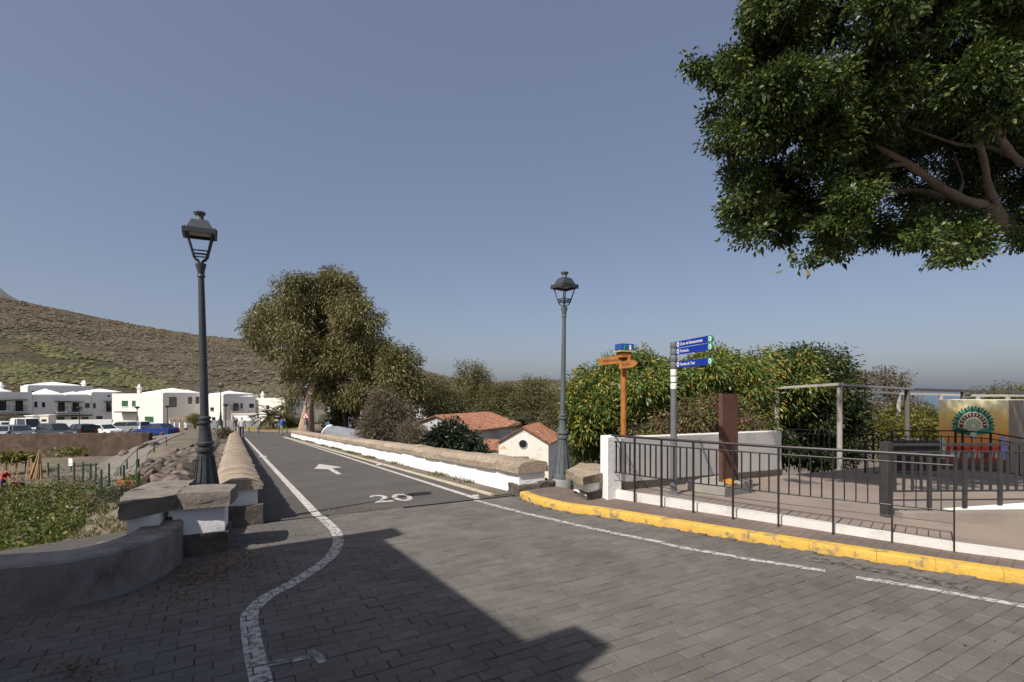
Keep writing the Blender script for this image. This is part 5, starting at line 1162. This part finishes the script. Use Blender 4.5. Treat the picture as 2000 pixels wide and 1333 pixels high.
um = empty('parasol', at(512, 838, 65), 'cream parasol behind the grey wall beside the palm', 'parasol'); pc = at(512, 815, 65); B().lathe([(1.25, -.45), (1.2, -.4), (.1, .05), (.02, .1)], c=pc, n=10).build('canopy', awm, um); B().tube([(pc.x, pc.y, -4), (pc.x, pc.y, pc.z)], .04, 6).build('pole', railk, um)
bush('hedge', 'clipped yellow-green hedge left of the pale eucalyptus trunk', 'hedge', (575, 842, 58), [(562, 829, 12, 58), (575, 828, 13, 58), (590, 828, 12, 58), (600, 830, 10, 58)], L_yell, bark_d, 5000, .16, .06, .16, 30, limb_r=.05)
bush('shrub', 'green shrub among the eucalyptus trunks', 'shrub', (650, 842, 58), [(640, 822, 14, 58), (655, 818, 16, 58), (665, 826, 12, 58)], L_gard, bark_d, 4000, .2, .08, .2, 30, limb_r=.05)
bush('shrub', 'yellow-green shrub on the café roof terrace left of the lamp', 'shrub', (380, 838, 62), [(378, 818, 8, 62), (388, 820, 8, 62)], L_yell, bark_d, 2000, .18, .07, .18, 30, limb_r=.05)
bush('shrub', 'low green shrub at the far end of the left parapet', 'shrub', (437, 853, 34), [(434, 846, 7, 34), (441, 845, 7, 34)], L_dry, bark_d, 1500, .12, .05, .12, 30, limb_r=.03)
bush('shrub', 'orange-green shrub against the houses at the far left', 'shrub', (20, 845, 76), [(8, 820, 10, 76), (25, 822, 12, 76), (38, 824, 9, 76)], L_dry, bark_d, 2500, .2, .08, .2, 30, limb_r=.05)
# terracotta café planter and kiosk
tc = mat('terracotta', (.38, .13, .05), (.45, .17, .07), scale=4, rough=.8)
kk = empty('kiosk', at(350, 846, 66), 'small open café kiosk with white posts and terracotta counter', 'kiosk')
for u in (332, 341, 351, 361): B().bar(at(u, 848, 66), at(u, 820, 66), .14, .14).build('post', roofw, kk)
B().bar(at(331, 818, 66), at(368, 818, 66), .7, .22).build('roof', mat('kiosk_roof', (.3, .2, .14), rough=.8), kk)
B().bar(at(337, 842, 65), at(346, 842, 65), .5, .75).build('counter', tc, kk); B().bar(at(350, 842, 65), at(360, 842, 65), .5, .75).build('counter', tc, kk)
# ------------------------------------------------------------------ parking, retaining wall, path
park = mat('parking_gravel', (.20, .175, .15), (.27, .235, .20), scale=1, rough=.95)
tag(B().add([(gx(-100, 50.6), 50.6, -3.18), (gx(283, 52.6), 52.6, -3.18), (gx(440, 60), 60, -3.18), (gx(440, 72), 72, -3.6), (gx(-100, 72), 72, -3.6)], [(0, 1, 2, 3, 4)]).build('parking_lot', park), kind='structure')
rwm = mat('brown_stone_wall', (.07, .047, .034), (.125, .088, .064), scale=1.4, rough=.95, bump=1.0, bscale=5, c3=(.17, .13, .10), scale3=.8, lo3=.55, hi3=.75)
r = empty('retaining_wall', at(100, 895, 50), 'long dark brown stone retaining wall below the parked cars', 'wall')
pa, pe = (gx(-110, 49.4), 49.4), (gx(278, 51.6), 51.6)
B().prism([pa, pe, (pe[0], pe[1]+.6), (pa[0], pa[1]+.6)], -5.2, lambda x, y: gz(848, 50.2)).build('wall', rwm, r)
B().prism([(pa[0], pa[1]-.9), (pe[0]-5, pe[1]-1.0), (pe[0]-5, pe[1]-.05), (pa[0], pa[1]-.05)], -5.2, -4.35).build('footing', rwm, r)
B().prism([(pe[0]+.0, pe[1]-.1), (pe[0]+.5, pe[1]+.2), (pe[0]+.4, pe[1]+.9), (pe[0]+.0, pe[1]+.9)], -5.2, gz(846, 51.8)).build('end_pier', rwm, r)
def drape(name, cl, w, m, dz=.05):
    pts = smoothline([Vector((p[0], p[1], 0)) for p in cl], 1.0); rows = []
    for i, p in enumerate(pts):
        d = pts[min(i+1, len(pts)-1)]-pts[max(i-1, 0)]; n = Vector((-d.y, d.x, 0)).normalized(); ww = lerp(w[0], w[1], i/(len(pts)-1))
        rows.append([(p.x+n.x*k*ww, p.y+n.y*k*ww, terrain(p.x+n.x*k*ww, p.y+n.y*k*ww)+dz) for k in (-.5, -.25, 0, .25, .5)])
    return tag(B().add([q for r_ in rows for q in r_], [(a*5+b, (a+1)*5+b, (a+1)*5+b+1, a*5+b+1) for a in range(len(rows)-1) for b in range(4)]).build(name, m, smooth=True), kind='structure')
drape('path', [thit(305, 853)[:2], thit(262, 880)[:2], thit(228, 915)[:2], thit(216, 955)[:2]], (5.5, 3.2), mat('path_grit', (.15, .13, .115), (.20, .175, .155), scale=2, rough=.95, bump=.3))
# ------------------------------------------------------------------ garden
C = []; D = []
for k in range(640):
    u = random.uniform(-60, 205); v = random.uniform(958, 1090)
    if u > 150+ (1010-v)*.25 and v > 990 and u > 190-(v-990)*.4: continue
    p = thit(u, v, 8)
    if p.z > -2.4: continue
    h = random.uniform(.2, .62); n = 84; o = rng.standard_normal((n, 3))*np.array([.34, .34, .2])*(h/.45); o[:, 2] = np.abs(o[:, 2])+.05
    C.append(np.array(p)+o); d = o+rng.standard_normal((n, 3))*.2; d[:, 2] += .08; D.append(d)
C = np.concatenate(C); D = np.concatenate(D); D /= np.linalg.norm(D, axis=1, keepdims=True); V, Q = leaves(C, D, .135, .08)
tag(np_mesh('vegetable_plants', V, Q, L_gard), 'dense leafy vegetable plants filling the garden plot on the left', 'plants', kind='stuff')
C = []; D = []
for k in range(170):
    u = random.uniform(-60, 215); p = thit(u, random.uniform(940, 1085), 8)
    if p.z > -2.6: continue
    n = 30; o = rng.standard_normal((n, 3))*np.array([.25, .25, .22]); o[:, 2] = np.abs(o[:, 2])+.12; C.append(np.array(p)+o); d = o+rng.standard_normal((n, 3))*.2; D.append(d)
C = np.concatenate(C); D = np.concatenate(D); D /= np.linalg.norm(D, axis=1, keepdims=True); V, Q = leaves(C, D, .17, .07)
tag(np_mesh('dry_plants', V, Q, L_dry), 'withered brown plants scattered through the leafy vegetable plot', 'plants', kind='stuff')
C = []
for k in range(9500):
    u = random.uniform(60, 330); v = random.uniform(915, 1045)
    if fbm(u/22, v/14, 3, 4) < .44: continue
    q = thit(u, v, 8)
    if q.y > 13: C.append(tuple(q))
V, Q = blades(np.array(C), .24, .028, .5); tag(np_mesh('garden_weeds', V, Q, grass), 'yellow-green weeds around the garden fence posts', 'weeds', kind='stuff')
C = []
for k in range(5200):
    u = random.uniform(130, 330); v = random.uniform(965, 1060)
    if fbm(u/16, v/12, 3, 11) < .42: continue
    q = thit(u, v, 5.6)
    if q.y < 14 and st(q.x, q.y)[1] < -.9: C.append(tuple(q))
V, Q = blades(np.array(C), .11, .016, .6); tag(np_mesh('bank_grass', V, Q, leafmat('bank_grass_leaves', [(0, (.07, .08, .025)), (.5, (.13, .12, .045)), (1, (.26, .2, .1))], .2, .7)), 'short dry grass on the earth bank behind the curved wall', 'grass', kind='stuff')
gp = mat('green_post_paint', (.012, .05, .035), (.018, .065, .045), scale=9, rough=.5)
gf = empty('garden_fence', thit(190, 950), 'row of thin dark green fence posts with wire in the garden', 'fence')
gpos = []
for (u, vt, vb) in ((94, 905, 932), (114, 906, 958), (145, 905, 948), (162, 903, 943), (177, 906, 944), (187, 906, 950), (198, 918, 972), (213, 906, 957), (242, 909, 956), (269, 898, 958), (236, 915, 932), (248, 903, 918), (301, 878, 884)):
    p = thit(u, vb, 8); h = (vb-vt)/1000*p.y; B().box((p.x, p.y, p.z+h/2), (.075 if u != 177 else .1, .075, h)).build('post', gp, gf); gpos.append((p, h))
for a, c in ((1, 2), (2, 5), (5, 7), (0, 3), (3, 4)):
    for k in (.3, .62, .93): B().bar(gpos[a][0]+Vector((0, 0, gpos[a][1]*k)), gpos[c][0]+Vector((0, 0, gpos[c][1]*k)), .012, .012).build('wire', gp, gf)
hr = empty('path_handrail', thit(268, 880), 'thin dark handrail climbing beside the dirt path to the parking', 'railing')
hp = [thit(*q)+Vector((0, 0, .0)) for q in ((236, 932), (248, 918), (268, 898), (301, 884), (325, 872))]
B().tube([p+Vector((0, 0, .75)) for p in hp], .03, 6).build('handrail', gp, hr)
for p in hp: B().bar(p, p+Vector((0, 0, .76)), .05, .05).build('post', gp, hr)
pbx = empty('planter_box', thit(258, 957), 'orange wooden planter box at the end of the garden fence', 'planter'); p = thit(252, 958, 8)
plankm = mat('planter_wood', (.34, .17, .06), (.25, .12, .045), scale=5, rough=.8)
for k in range(3): B().box((p.x, p.y, p.z+.1+k*.14), (1.0, .05, .13)).build('plank', plankm, pbx); B().box((p.x+.5, p.y+.5, p.z+.1+k*.14), (.05, 1.0, .13)).build('plank', plankm, pbx); B().box((p.x-.5, p.y+.5, p.z+.1+k*.14), (.05, 1.0, .13)).build('plank', plankm, pbx)
C = np.array(p)+np.array([0, .5, .4])+rng.standard_normal((500, 3))*np.array([.3, .3, .12]); D = unit(500); V, Q = leaves(C, D, .16, .07); np_mesh('plants', V, Q, L_gard, pbx)['kind'] = 'stuff'
C = np.array(thit(248, 972, 8))+np.array([0, 0, .12])+rng.standard_normal((2600, 3))*np.array([.42, .4, .18]); D = unit(2600); D[:, 2] = np.abs(D[:, 2]); V, Q = leaves(C, D, .12, .016); o = np_mesh('herb_bush', V, Q, L_fig); tag(o, 'grey-green herb bush in front of the wooden planter box', 'bush')
straw = mat('straw', (.38, .25, .13), (.48, .34, .19), scale=9, rough=.9)
tp_ = empty('reed_stack', thit(72, 935), 'tall pointed stack of dry reeds in the garden', 'reeds'); p = thit(70, 936, 8); hgt = 56/1000*p.y
bb = B()
for k in range(46):
    a = random.uniform(0, 6.28); rr_ = random.uniform(.15, .42)
    bb.tube([(p.x+math.cos(a)*rr_, p.y+math.sin(a)*rr_, p.z), (p.x+.25+math.cos(a)*.05, p.y+math.sin(a)*.05, p.z+hgt*random.uniform(.75, 1.0))], [.03, .012], 4)
bb.build('reeds', straw, tp_)
bb = B()
st_ = empty('bean_stakes', thit(30, 925), 'cluster of dry bean stakes beside the papaya plants', 'stakes')
for k in range(26):
    q = thit(random.uniform(-5, 95), random.uniform(926, 948), 8); bb.tube([q, q+Vector((random.gauss(0, .12), random.gauss(0, .12), random.uniform(.7, 1.4)))], .022, 4)
bb.build('stakes', straw, st_)['kind'] = 'stuff'
for (u, v, h, lb) in ((12, 928, 1.25, 'leftmost papaya plant below the retaining wall'), (32, 926, 1.5, 'papaya plant between two others below the retaining wall'), (50, 924, 1.2, 'rightmost papaya plant beside the reed stack'), (140, 912, 1.35, 'young yellow-green tree beside the white board in the garden')):
    p = thit(u, v, 8); r = empty('papaya_plant', p, lb, 'plant'); B().tube([p, p+Vector((.05, 0, h))], [.07, .05], 6).build('stem', straw, r)
    n = 150; C = np.array(p)+np.array([0, 0, h])+rng.standard_normal((n, 3))*np.array([.5, .5, .16]); D = rng.standard_normal((n, 3)); D[:, 2] = -np.abs(D[:, 2])*.3; D /= np.linalg.norm(D, axis=1, keepdims=True); V, Q = leaves(C, D, .4, .2); o = np_mesh('leaves', V, Q, L_yell, r); o['kind'] = 'stuff'
p = thit(138, 922, 8); wb = empty('notice_board', p, 'small white board on posts among the green fence posts', 'board'); B().box((p.x, p.y, p.z+.75), (.32, .04, .6)).build('panel', roofw, wb); B().box((p.x, p.y+.05, p.z+.4), (.06, .05, .8)).build('post', gp, wb)
for (u, v, m, lb) in ((28, 958, mat('red_pot', (.4, .05, .02), rough=.6), 'small red bucket near the gardener'), (42, 960, mat('black_pot', (.02, .02, .025), rough=.6), 'black plastic pot right of the red bucket')):
    p = thit(u, v, 8)+Vector((0, 0, .15)); tag(B().lathe([(.12, 0), (.17, .32), (.19, .33), (.19, .36), (.15, .36), (.12, .1)], c=p, n=12).build('bucket' if u < 40 else 'plant_pot', m, smooth=True), lb, 'pot' if u > 40 else 'bucket')
# ------------------------------------------------------------------ cars
tyre = mat('tyre', (.015, .015, .015), rough=.9); rimm = mat('rim', (.35, .35, .36), rough=.35, metal=.8); headl = mat('headlight', (.7, .7, .68), rough=.15); tail = mat('tail_light', (.35, .01, .01), rough=.25)
cglass = mat('car_glass', (.02, .028, .03), rough=.05, spec=.8)
def car(loc, rz, paint, label, L_=4.1, Ht=1.46, van=False, hatch=True, W=1.7):
    root = empty('parked_car', (0, 0, 0), label, 'car', 'cars parked behind the retaining wall'); b = B(); h = L_/2; w = W/2
    prof = [(-h, .32), (-h-.02, .6), (-h+.06, .88), (-h+.2, .93), (.22*h, .93), (.52*h, .90), (h-.12, .74), (h, .58), (h+.02, .34), (h-.08, .24), (-h+.08, .24)]
    n = len(prof); ws = [1.0, 1.0, .97, .93, .93, .93, .93, .98, 1.0, .98, .98]
    pts = [(x, -w*k, z) for (x, z), k in zip(prof, ws)]+[(x, w*k, z) for (x, z), k in zip(prof, ws)]
    b.add(pts, [tuple(range(n)), tuple(range(2*n-1, n-1, -1))]+[(i, n+i, n+(i+1) % n, (i+1) % n) for i in range(n)]); body = b.build('body', paint, root, bevel=.03)
    x0, x1 = (-h+.1, .5*h) if hatch or van else (-h+.55, .5*h); t0, t1 = (x0+.18, .16*h) if hatch else (x0+.6, .14*h)
    if van: t0, t1 = x0+.08, .3*h
    q = [(x0, .9), (x1, .9), (t1, Ht-.05), (t0, Ht-.05)]; wb_, wt = w*.92, w*.74
    g = [(q[0][0], -wb_, q[0][1]), (q[1][0], -wb_, q[1][1]), (q[2][0], -wt, q[2][1]), (q[3][0], -wt, q[3][1])]; g2 = [(x, -y, z) for x, y, z in g]
    cab = B().add(g+g2, [(0, 1, 2, 3), (7, 6, 5, 4), (0, 3, 7, 4), (1, 5, 6, 2), (3, 2, 6, 7)]).build('windows', cglass, root)
    B().add([(t0-.03, -wt-.01, Ht-.06), (t1+.03, -wt-.01, Ht-.06), (t1+.03, wt+.01, Ht-.06), (t0-.03, wt+.01, Ht-.06), (t0+.1, -wt+.1, Ht), (t1-.1, -wt+.1, Ht), (t1-.1, wt-.1, Ht), (t0+.1, wt-.1, Ht)], [(4, 5, 6, 7), (0, 1, 5, 4), (1, 2, 6, 5), (2, 3, 7, 6), (3, 0, 4, 7), (3, 2, 1, 0)]).build('roof', paint, root)
    pil = B()
    for sg in (-1, 1):
        A, Bq, Cq, Dq = [Vector((x, y*-sg, z)) for x, y, z in g]
        pil.bar(Bq, Cq, .07, .06); pil.bar(A, Dq, .09, .06)
        for k in (.42, .8) if not hatch else (.45,): pil.bar(A.lerp(Bq, k), Dq.lerp(Cq, k), .08, .04)
        if van: pil.bar(A.lerp(Bq, .3), Dq.lerp(Cq, .3), .9, .05)
    pil.build('pillars', paint, root)
    for sx in (-1, 1):
        for sy in (-1, 1):
            M = Matrix.Rotation(R(90), 3, 'X'); c = (sx*h*.62, sy*(w-.09), .31)
            wl_ = B().lathe([(.18, -.1), (.3, -.1), (.31, -.06), (.31, .06), (.3, .1), (.18, .1)], c=c, n=14, axis=M).build('wheel', tyre, root, smooth=True); B().lathe([(.03, -.11), (.19, -.105), (.19, .105), (.03, .11)], c=c, n=10, axis=M).build('rim', rimm, wl_)
    for sy in (-1, 1):
        B().box((h-.07, sy*w*.72, .67), (.16, .3, .13)).build('headlight', headl, root, bevel=.02); B().box((-h+.03, sy*w*.78, .74), (.1, .2, .2)).build('tail_light', tail, root); B().box((.4*h, sy*(w+.06), .98), (.1, .14, .1)).build('mirror', paint, root)
    B().box((h+.005, 0, .42), (.05, W*.6, .12)).build('grille', tyre, root); B().box((h+.02, 0, .5), (.02, .5, .1)).build('number_plate', roofw, root)
    root.location = loc; root.rotation_euler = (0, 0, rz); return root
def cp_(n, c): return mat('car_paint_'+n, c, rough=.28, spec=.5)
def cz(u, d): return (gx(u, d), d, -3.18)
grey_b = cp_('slate', (.09, .105, .13)); grey_d = cp_('graphite', (.05, .055, .065)); wcar = cp_('white', (.70, .70, .69)); bluec = cp_('blue', (.008, .035, .19)); dk = cp_('black', (.018, .02, .022)); silv = cp_('silver', (.36, .37, .38))
car(cz(4, 54), R(-60), silv, 'silver car cut by the left picture edge, in the parking'); car(cz(38, 54.5), R(-30), grey_b, 'slate-blue hatchback in front of the white van')
car(cz(55, 60), R(-20), wcar, 'white van standing behind the slate-blue hatchback', 4.6, 1.95, True); car(cz(110, 55), R(-22), grey_d, 'large grey estate car with bright windscreen', 4.5, 1.62)
car(cz(158, 57), R(150), dk, 'black hatchback between the grey estate and the white hatchback'); car(cz(203, 57.5), R(-14), wcar, 'small white hatchback behind the middle of the retaining wall', 3.8, 1.42)
car(cz(238, 62), R(-160), silv, 'silver car half hidden behind the white hatchback'); car(cz(258, 63), R(170), wcar, 'white car directly left of the blue car'); car(cz(305, 58.5), R(172), bluec, 'bright blue sedan at the right end of the parking', 4.5, 1.42, False, False)
car(cz(12, 61), R(-25), wcar, 'white car with dark windows at the far left behind the silver one', 4.2, 1.5)
def plamp(u, d, vt, lb):
    p = Vector((gx(u, d), d, -3.4)); zt = gz(vt, d); r = empty('parking_lamp', p, lb, 'street lamp', 'parking lamps'); B().tube([p, (p.x, p.y, zt-.25)], [.07, .045], 8).build('pole', iron, r); B().lathe([(.06, zt-.3), (.14, zt-.2), (.34, zt-.04), (.34, zt), (.2, zt+.05)], c=(p.x, p.y, 0), n=10).build('head', iron, r, smooth=True)
plamp(155, 66, 796, 'dark parking lamp in front of the balcony houses'); plamp(268, 66, 795, 'dark parking lamp in front of the cream house'); plamp(327, 66, 793, 'parking lamp at the right corner of the cream house'); plamp(441, 60, 790, 'slim lamp beyond the left parapet near the grey wall')
# ------------------------------------------------------------------ people
skinm = mat('skin', (.42, .24, .16), rough=.6)
def person(name_label, loc, h, yaw, shirt, pants, hairm, pose='walk', extra=None):
    k = h/1.75; J = {}
    J['pel'] = (0, 0, .95); J['sp'] = (0, .01, 1.18); J['ch'] = (0, .0, 1.38); J['nk'] = (0, -.01, 1.5); J['hd'] = (0, -.02, 1.61); J['tp'] = (0, -.01, 1.72)
    st_ = .2 if pose == 'walk' else .03
    for s_, n_ in ((-1, 'l'), (1, 'r')):
        f = st_*s_; J['hp'+n_] = (s_*.09, 0, .9); J['kn'+n_] = (s_*.10, -f*.6-.02, .5); J['an'+n_] = (s_*.10, -f+(.05 if f < 0 else 0), .09); J['to'+n_] = (s_*.11, -f-.16, .04)
        J['sh'+n_] = (s_*.19, 0, 1.41)
        if pose == 'camera': J['el'+n_] = (s_*.27, -.16, 1.24); J['wr'+n_] = (s_*.10, -.3, 1.5); J['fi'+n_] = (s_*.04, -.32, 1.57)
        elif pose == 'bend': J['el'+n_] = (s_*.24, -.25, 1.15); J['wr'+n_] = (s_*.2, -.5, 1.02); J['fi'+n_] = (s_*.19, -.58, .98)
        else: J['el'+n_] = (s_*.25, .03+f*.3, 1.13); J['wr'+n_] = (s_*.26, f*.5-.03, .88); J['fi'+n_] = (s_*.26, f*.5-.06, .80)
    if pose == 'bend':
        for q in ('sp', 'ch', 'nk', 'hd', 'tp', 'shl', 'shr'): x, y, z = J[q]; a = (z-.95); J[q] = (x, y-a*.5, .95+a*.87)
    ed = [('pel', 'sp'), ('sp', 'ch'), ('ch', 'nk'), ('nk', 'hd'), ('hd', 'tp')]
    for n_ in 'lr': ed += [('pel', 'hp'+n_), ('hp'+n_, 'kn'+n_), ('kn'+n_, 'an'+n_), ('an'+n_, 'to'+n_), ('ch', 'sh'+n_), ('sh'+n_, 'el'+n_), ('el'+n_, 'wr'+n_), ('wr'+n_, 'fi'+n_)]
    rad = {'pel': .15, 'sp': .135, 'ch': .15, 'nk': .062, 'hd': .092, 'tp': .07}
    for n_ in 'lr': rad.update({'hp'+n_: .10, 'kn'+n_: .062, 'an'+n_: .045, 'to'+n_: .035, 'sh'+n_: .07, 'el'+n_: .047, 'wr'+n_: .033, 'fi'+n_: .03})
    names = list(J); me = bpy.data.meshes.new('person'); me.from_pydata([tuple(c*k for c in J[n_]) for n_ in names], [(names.index(a), names.index(b)) for a, b in ed], [])
    o = bpy.data.objects.new('person', me); col.objects.link(o); o.modifiers.new('s', 'SKIN'); sk = me.skin_vertices[0].data
    for i, n_ in enumerate(names): sk[i].radius = (rad[n_]*k, rad[n_]*k*(.8 if n_ in ('pel', 'sp', 'ch') else 1)); sk[i].use_root = n_ == 'pel'
    su = o.modifiers.new('u', 'SUBSURF'); su.levels = 2; su.render_levels = 2
    dg = bpy.context.evaluated_depsgraph_get(); m2 = bpy.data.meshes.new_from_object(o.evaluated_get(dg)); o.modifiers.clear(); o.data = m2; bpy.data.meshes.remove(me)
    m2.materials.clear()
    for m in (skinm, shirt, pants, tyre, hairm): m2.materials.append(m)
    for p in m2.polygons:
        c = p.center/k; p.use_smooth = True
        if c.z < .1: i = 3
        elif c.z < .93 and abs(c.x) < .2: i = 2
        elif c.z < 1.49 and not (pose == 'camera' and c.y < -.2) : i = 1 if not (abs(c.x) > .2 and c.z < 1.1) else 0
        elif c.z > 1.68 or (c.z > 1.56 and c.y > .0): i = 4
        else: i = 0
        if pose == 'bend': i = 1 if (.93 < c.z < 1.4 and c.y > -.45) else i
        p.material_index = i
    o.location = loc; o.rotation_euler = (0, 0, yaw); tag(o, name_label, 'person')
    if extra == 'pack':
        bp_ = B().box((0, .19*k, 1.25*k), (.3*k, .17*k, .42*k), top=.85).build('backpack', mat('dark_pack', (.03, .03, .035), rough=.8), o, bevel=.03)
        bp_.data.transform(Matrix.Translation(o.location)); bp_.location = (0, 0, 0)
    return o
def cl(n, c): return mat('cloth_'+n, c, rough=.9)
hair_d = cl('dark_hair', (.03, .02, .015)); hair_g = cl('grey_hair', (.35, .33, .3)); denim = cl('denim', (.04, .06, .11)); tan = cl('tan', (.34, .25, .2)); navy = cl('navy', (.03, .035, .06))
def rloc(u, d): x = gx(u, d); return (x, d, zroad(st(x, d)[0])+.0)
person('person in white shirt and jeans walking away beside the left parapet', rloc(472, 40.5), 1.72, R(205), cl('white', (.62, .60, .58)), denim, hair_g, 'walk')
person('person in dark top walking ahead by the left parapet', rloc(462.5, 43), 1.72, R(205), cl('black', (.04, .035, .035)), cl('light_trousers', (.4, .38, .36)), hair_g, 'walk')
person('person in blue shirt and pale shorts standing at the end of the bridge', (gx(550, 46), 46, zroad(st(gx(550, 46), 46)[0])+.005), 1.6, R(160), cl('blue', (.015, .10, .42)), tan, hair_d, 'camera')
p = thit(6, 962, 8); person('person in red top bending in the vegetable garden', (p.x, p.y, p.z), 1.45, R(80), cl('red', (.42, .02, .03)), cl('purple', (.10, .03, .12)), hair_g, 'bend')
q = at(427, 846, 60); person('person with dark bag standing near the far lamp', (q.x, q.y, q.z), 1.7, R(40), cl('grey', (.2, .2, .2)), navy, hair_d, 'stand')
q = at(364, 850, 62); person('person in white shirt standing beside the café kiosk', (q.x, q.y, q.z), 1.65, R(20), cl('white', (.62, .60, .58)), denim, hair_d, 'stand')
# ------------------------------------------------------------------ bollards, poles, signs at the end of the bridge
bol_g = mat('bollard_green', (.02, .22, .09), rough=.5); bol_b = mat('bollard_blue', (.02, .08, .32), rough=.5); polem = mat('galvanised_pole', (.33, .34, .36), rough=.5)
for i, (u, m) in enumerate(((486, bol_g), (505, bol_b), (545, bol_g), (560, bol_g))):
    q = at(u, 853, 50); q.z = zc; tag(B().lathe([(.06, 0), (.06, .45), (.07, .46), (.07, .5), (.04, .55)], c=q, n=10).build('bollard', m, smooth=True), ['leftmost green bollard at the end of the bridge', 'blue bollard at the end of the bridge', 'green bollard just left of the person in blue', 'green bollard next to the white parapet end'][i], 'bollard', 'bollards at the end of the bridge')
redk = mat('red_kerb_paint', (.26, .13, .09), (.34, .2, .14), scale=3, rough=.8)
tag(B().prism([(gx(468, 53), 53), (gx(566, 51), 51), (gx(566, 51), 51.3), (gx(468, 53), 53.3)], zc-.1, zc+.13).build('red_kerb', redk), kind='structure')
tag(B().prism([(gx(468, 53.4), 53.4), (gx(600, 51.4), 51.4), (gx(600, 58), 58), (gx(468, 60), 60)], zc-.1, zc+.12).build('grass_verge', mat('dry_lawn', (.16, .17, .05), (.25, .22, .09), scale=1.5, rough=.95, bump=.4)), kind='structure')
for u, v0, d, lb in ((533, 798, 55, 'bare grey pole beside the palm'), (508, 816, 56, 'short grey pole near the grey wall'), (490, 818, 57, 'short pale pole left of the other short pole')):
    q = at(u, v0, d); tag(B().tube([(q.x, q.y, zc-.2), q], .06, 8).lathe([(.09, 0), (.09, .05)], c=(q.x, q.y, zc), n=8).build('pole', polem, smooth=True), lb, 'pole')
ts = empty('warning_sign', at(597, 838, 44.8), 'red-bordered triangular warning sign before the pale eucalyptus trunk', 'sign'); redp = mat('sign_red', (.5, .03, .03), rough=.5); q = at(597, 813, 44.8)
def tri(r, e): return [(q.x+r*math.cos(R(a)), q.y-e, q.z+r*math.sin(R(a))) for a in (90, 210, 330)]
B().add(tri(.42, 0)+tri(.42, -.02), [(0, 1, 2), (5, 4, 3), (0, 3, 4, 1), (1, 4, 5, 2), (2, 5, 3, 0)]).build('border', redp, ts); B().add(tri(.28, .006), [(0, 1, 2)]).build('face', wht, ts); B().box((q.x, q.y-.01, q.z-.02), (.09, .01, .16)).build('symbol', tyre, ts); B().tube([(q.x, q.y+.05, -2.6), (q.x, q.y+.05, q.z+.3)], .035, 8).build('pole', polem, ts)
sw = empty('stair_wall', at(660, 850, 38), 'blue-grey sloping wall with white curved end beyond the right parapet', 'wall'); bgm = mat('blue_grey_wall', (.20, .22, .25), (.25, .27, .30), scale=2, rough=.9)
pts = [(632, 845), (636, 838), (643, 833), (652, 833), (668, 836), (690, 840), (712, 846), (716, 870), (632, 870)]; a = [at(u, v, lerp(41, 35, (u-632)/84)) for u, v in pts]; k = len(a)
B().add(a+[p+Vector((.2, .25, 0)) for p in a], [tuple(range(k-1, -1, -1)), tuple(range(k, 2*k))]+[(i, (i+1) % k, k+(i+1) % k, k+i) for i in range(k)]).build('wall', bgm, sw)
B().tube([at(630, 846, 41), at(634, 839, 40.9), at(641, 833, 40.8), at(648, 831.5, 40.5)], .1, 8).build('white_end', roofw, sw, smooth=True)
q = at(640, 829, 43); bs = empty('blue_sign', (q.x, q.y, -3), 'small round blue sign behind the blue-grey wall', 'sign'); B().tube([(q.x+.13*math.cos(R(a)), q.y, q.z+.13*math.sin(R(a))) for a in range(0, 361, 30)], .055, 6).build('ring', mat('ring_blue', (.12, .28, .55), rough=.5), bs); B().tube([(q.x, q.y+.03, -3), (q.x, q.y+.03, q.z)], .03, 6).build('pole', polem, bs)
# mast on the ridge
q = at(371, 656, 618); tag(B().tube([q-Vector((0, 0, 6)), q+Vector((0, 0, 12))], .35, 5).bar(q+Vector((-1.2, 0, 10)), q+Vector((1.2, 0, 10)), .2, .2).build('mast', polem), 'thin mast on the ridge of the hill', 'mast')
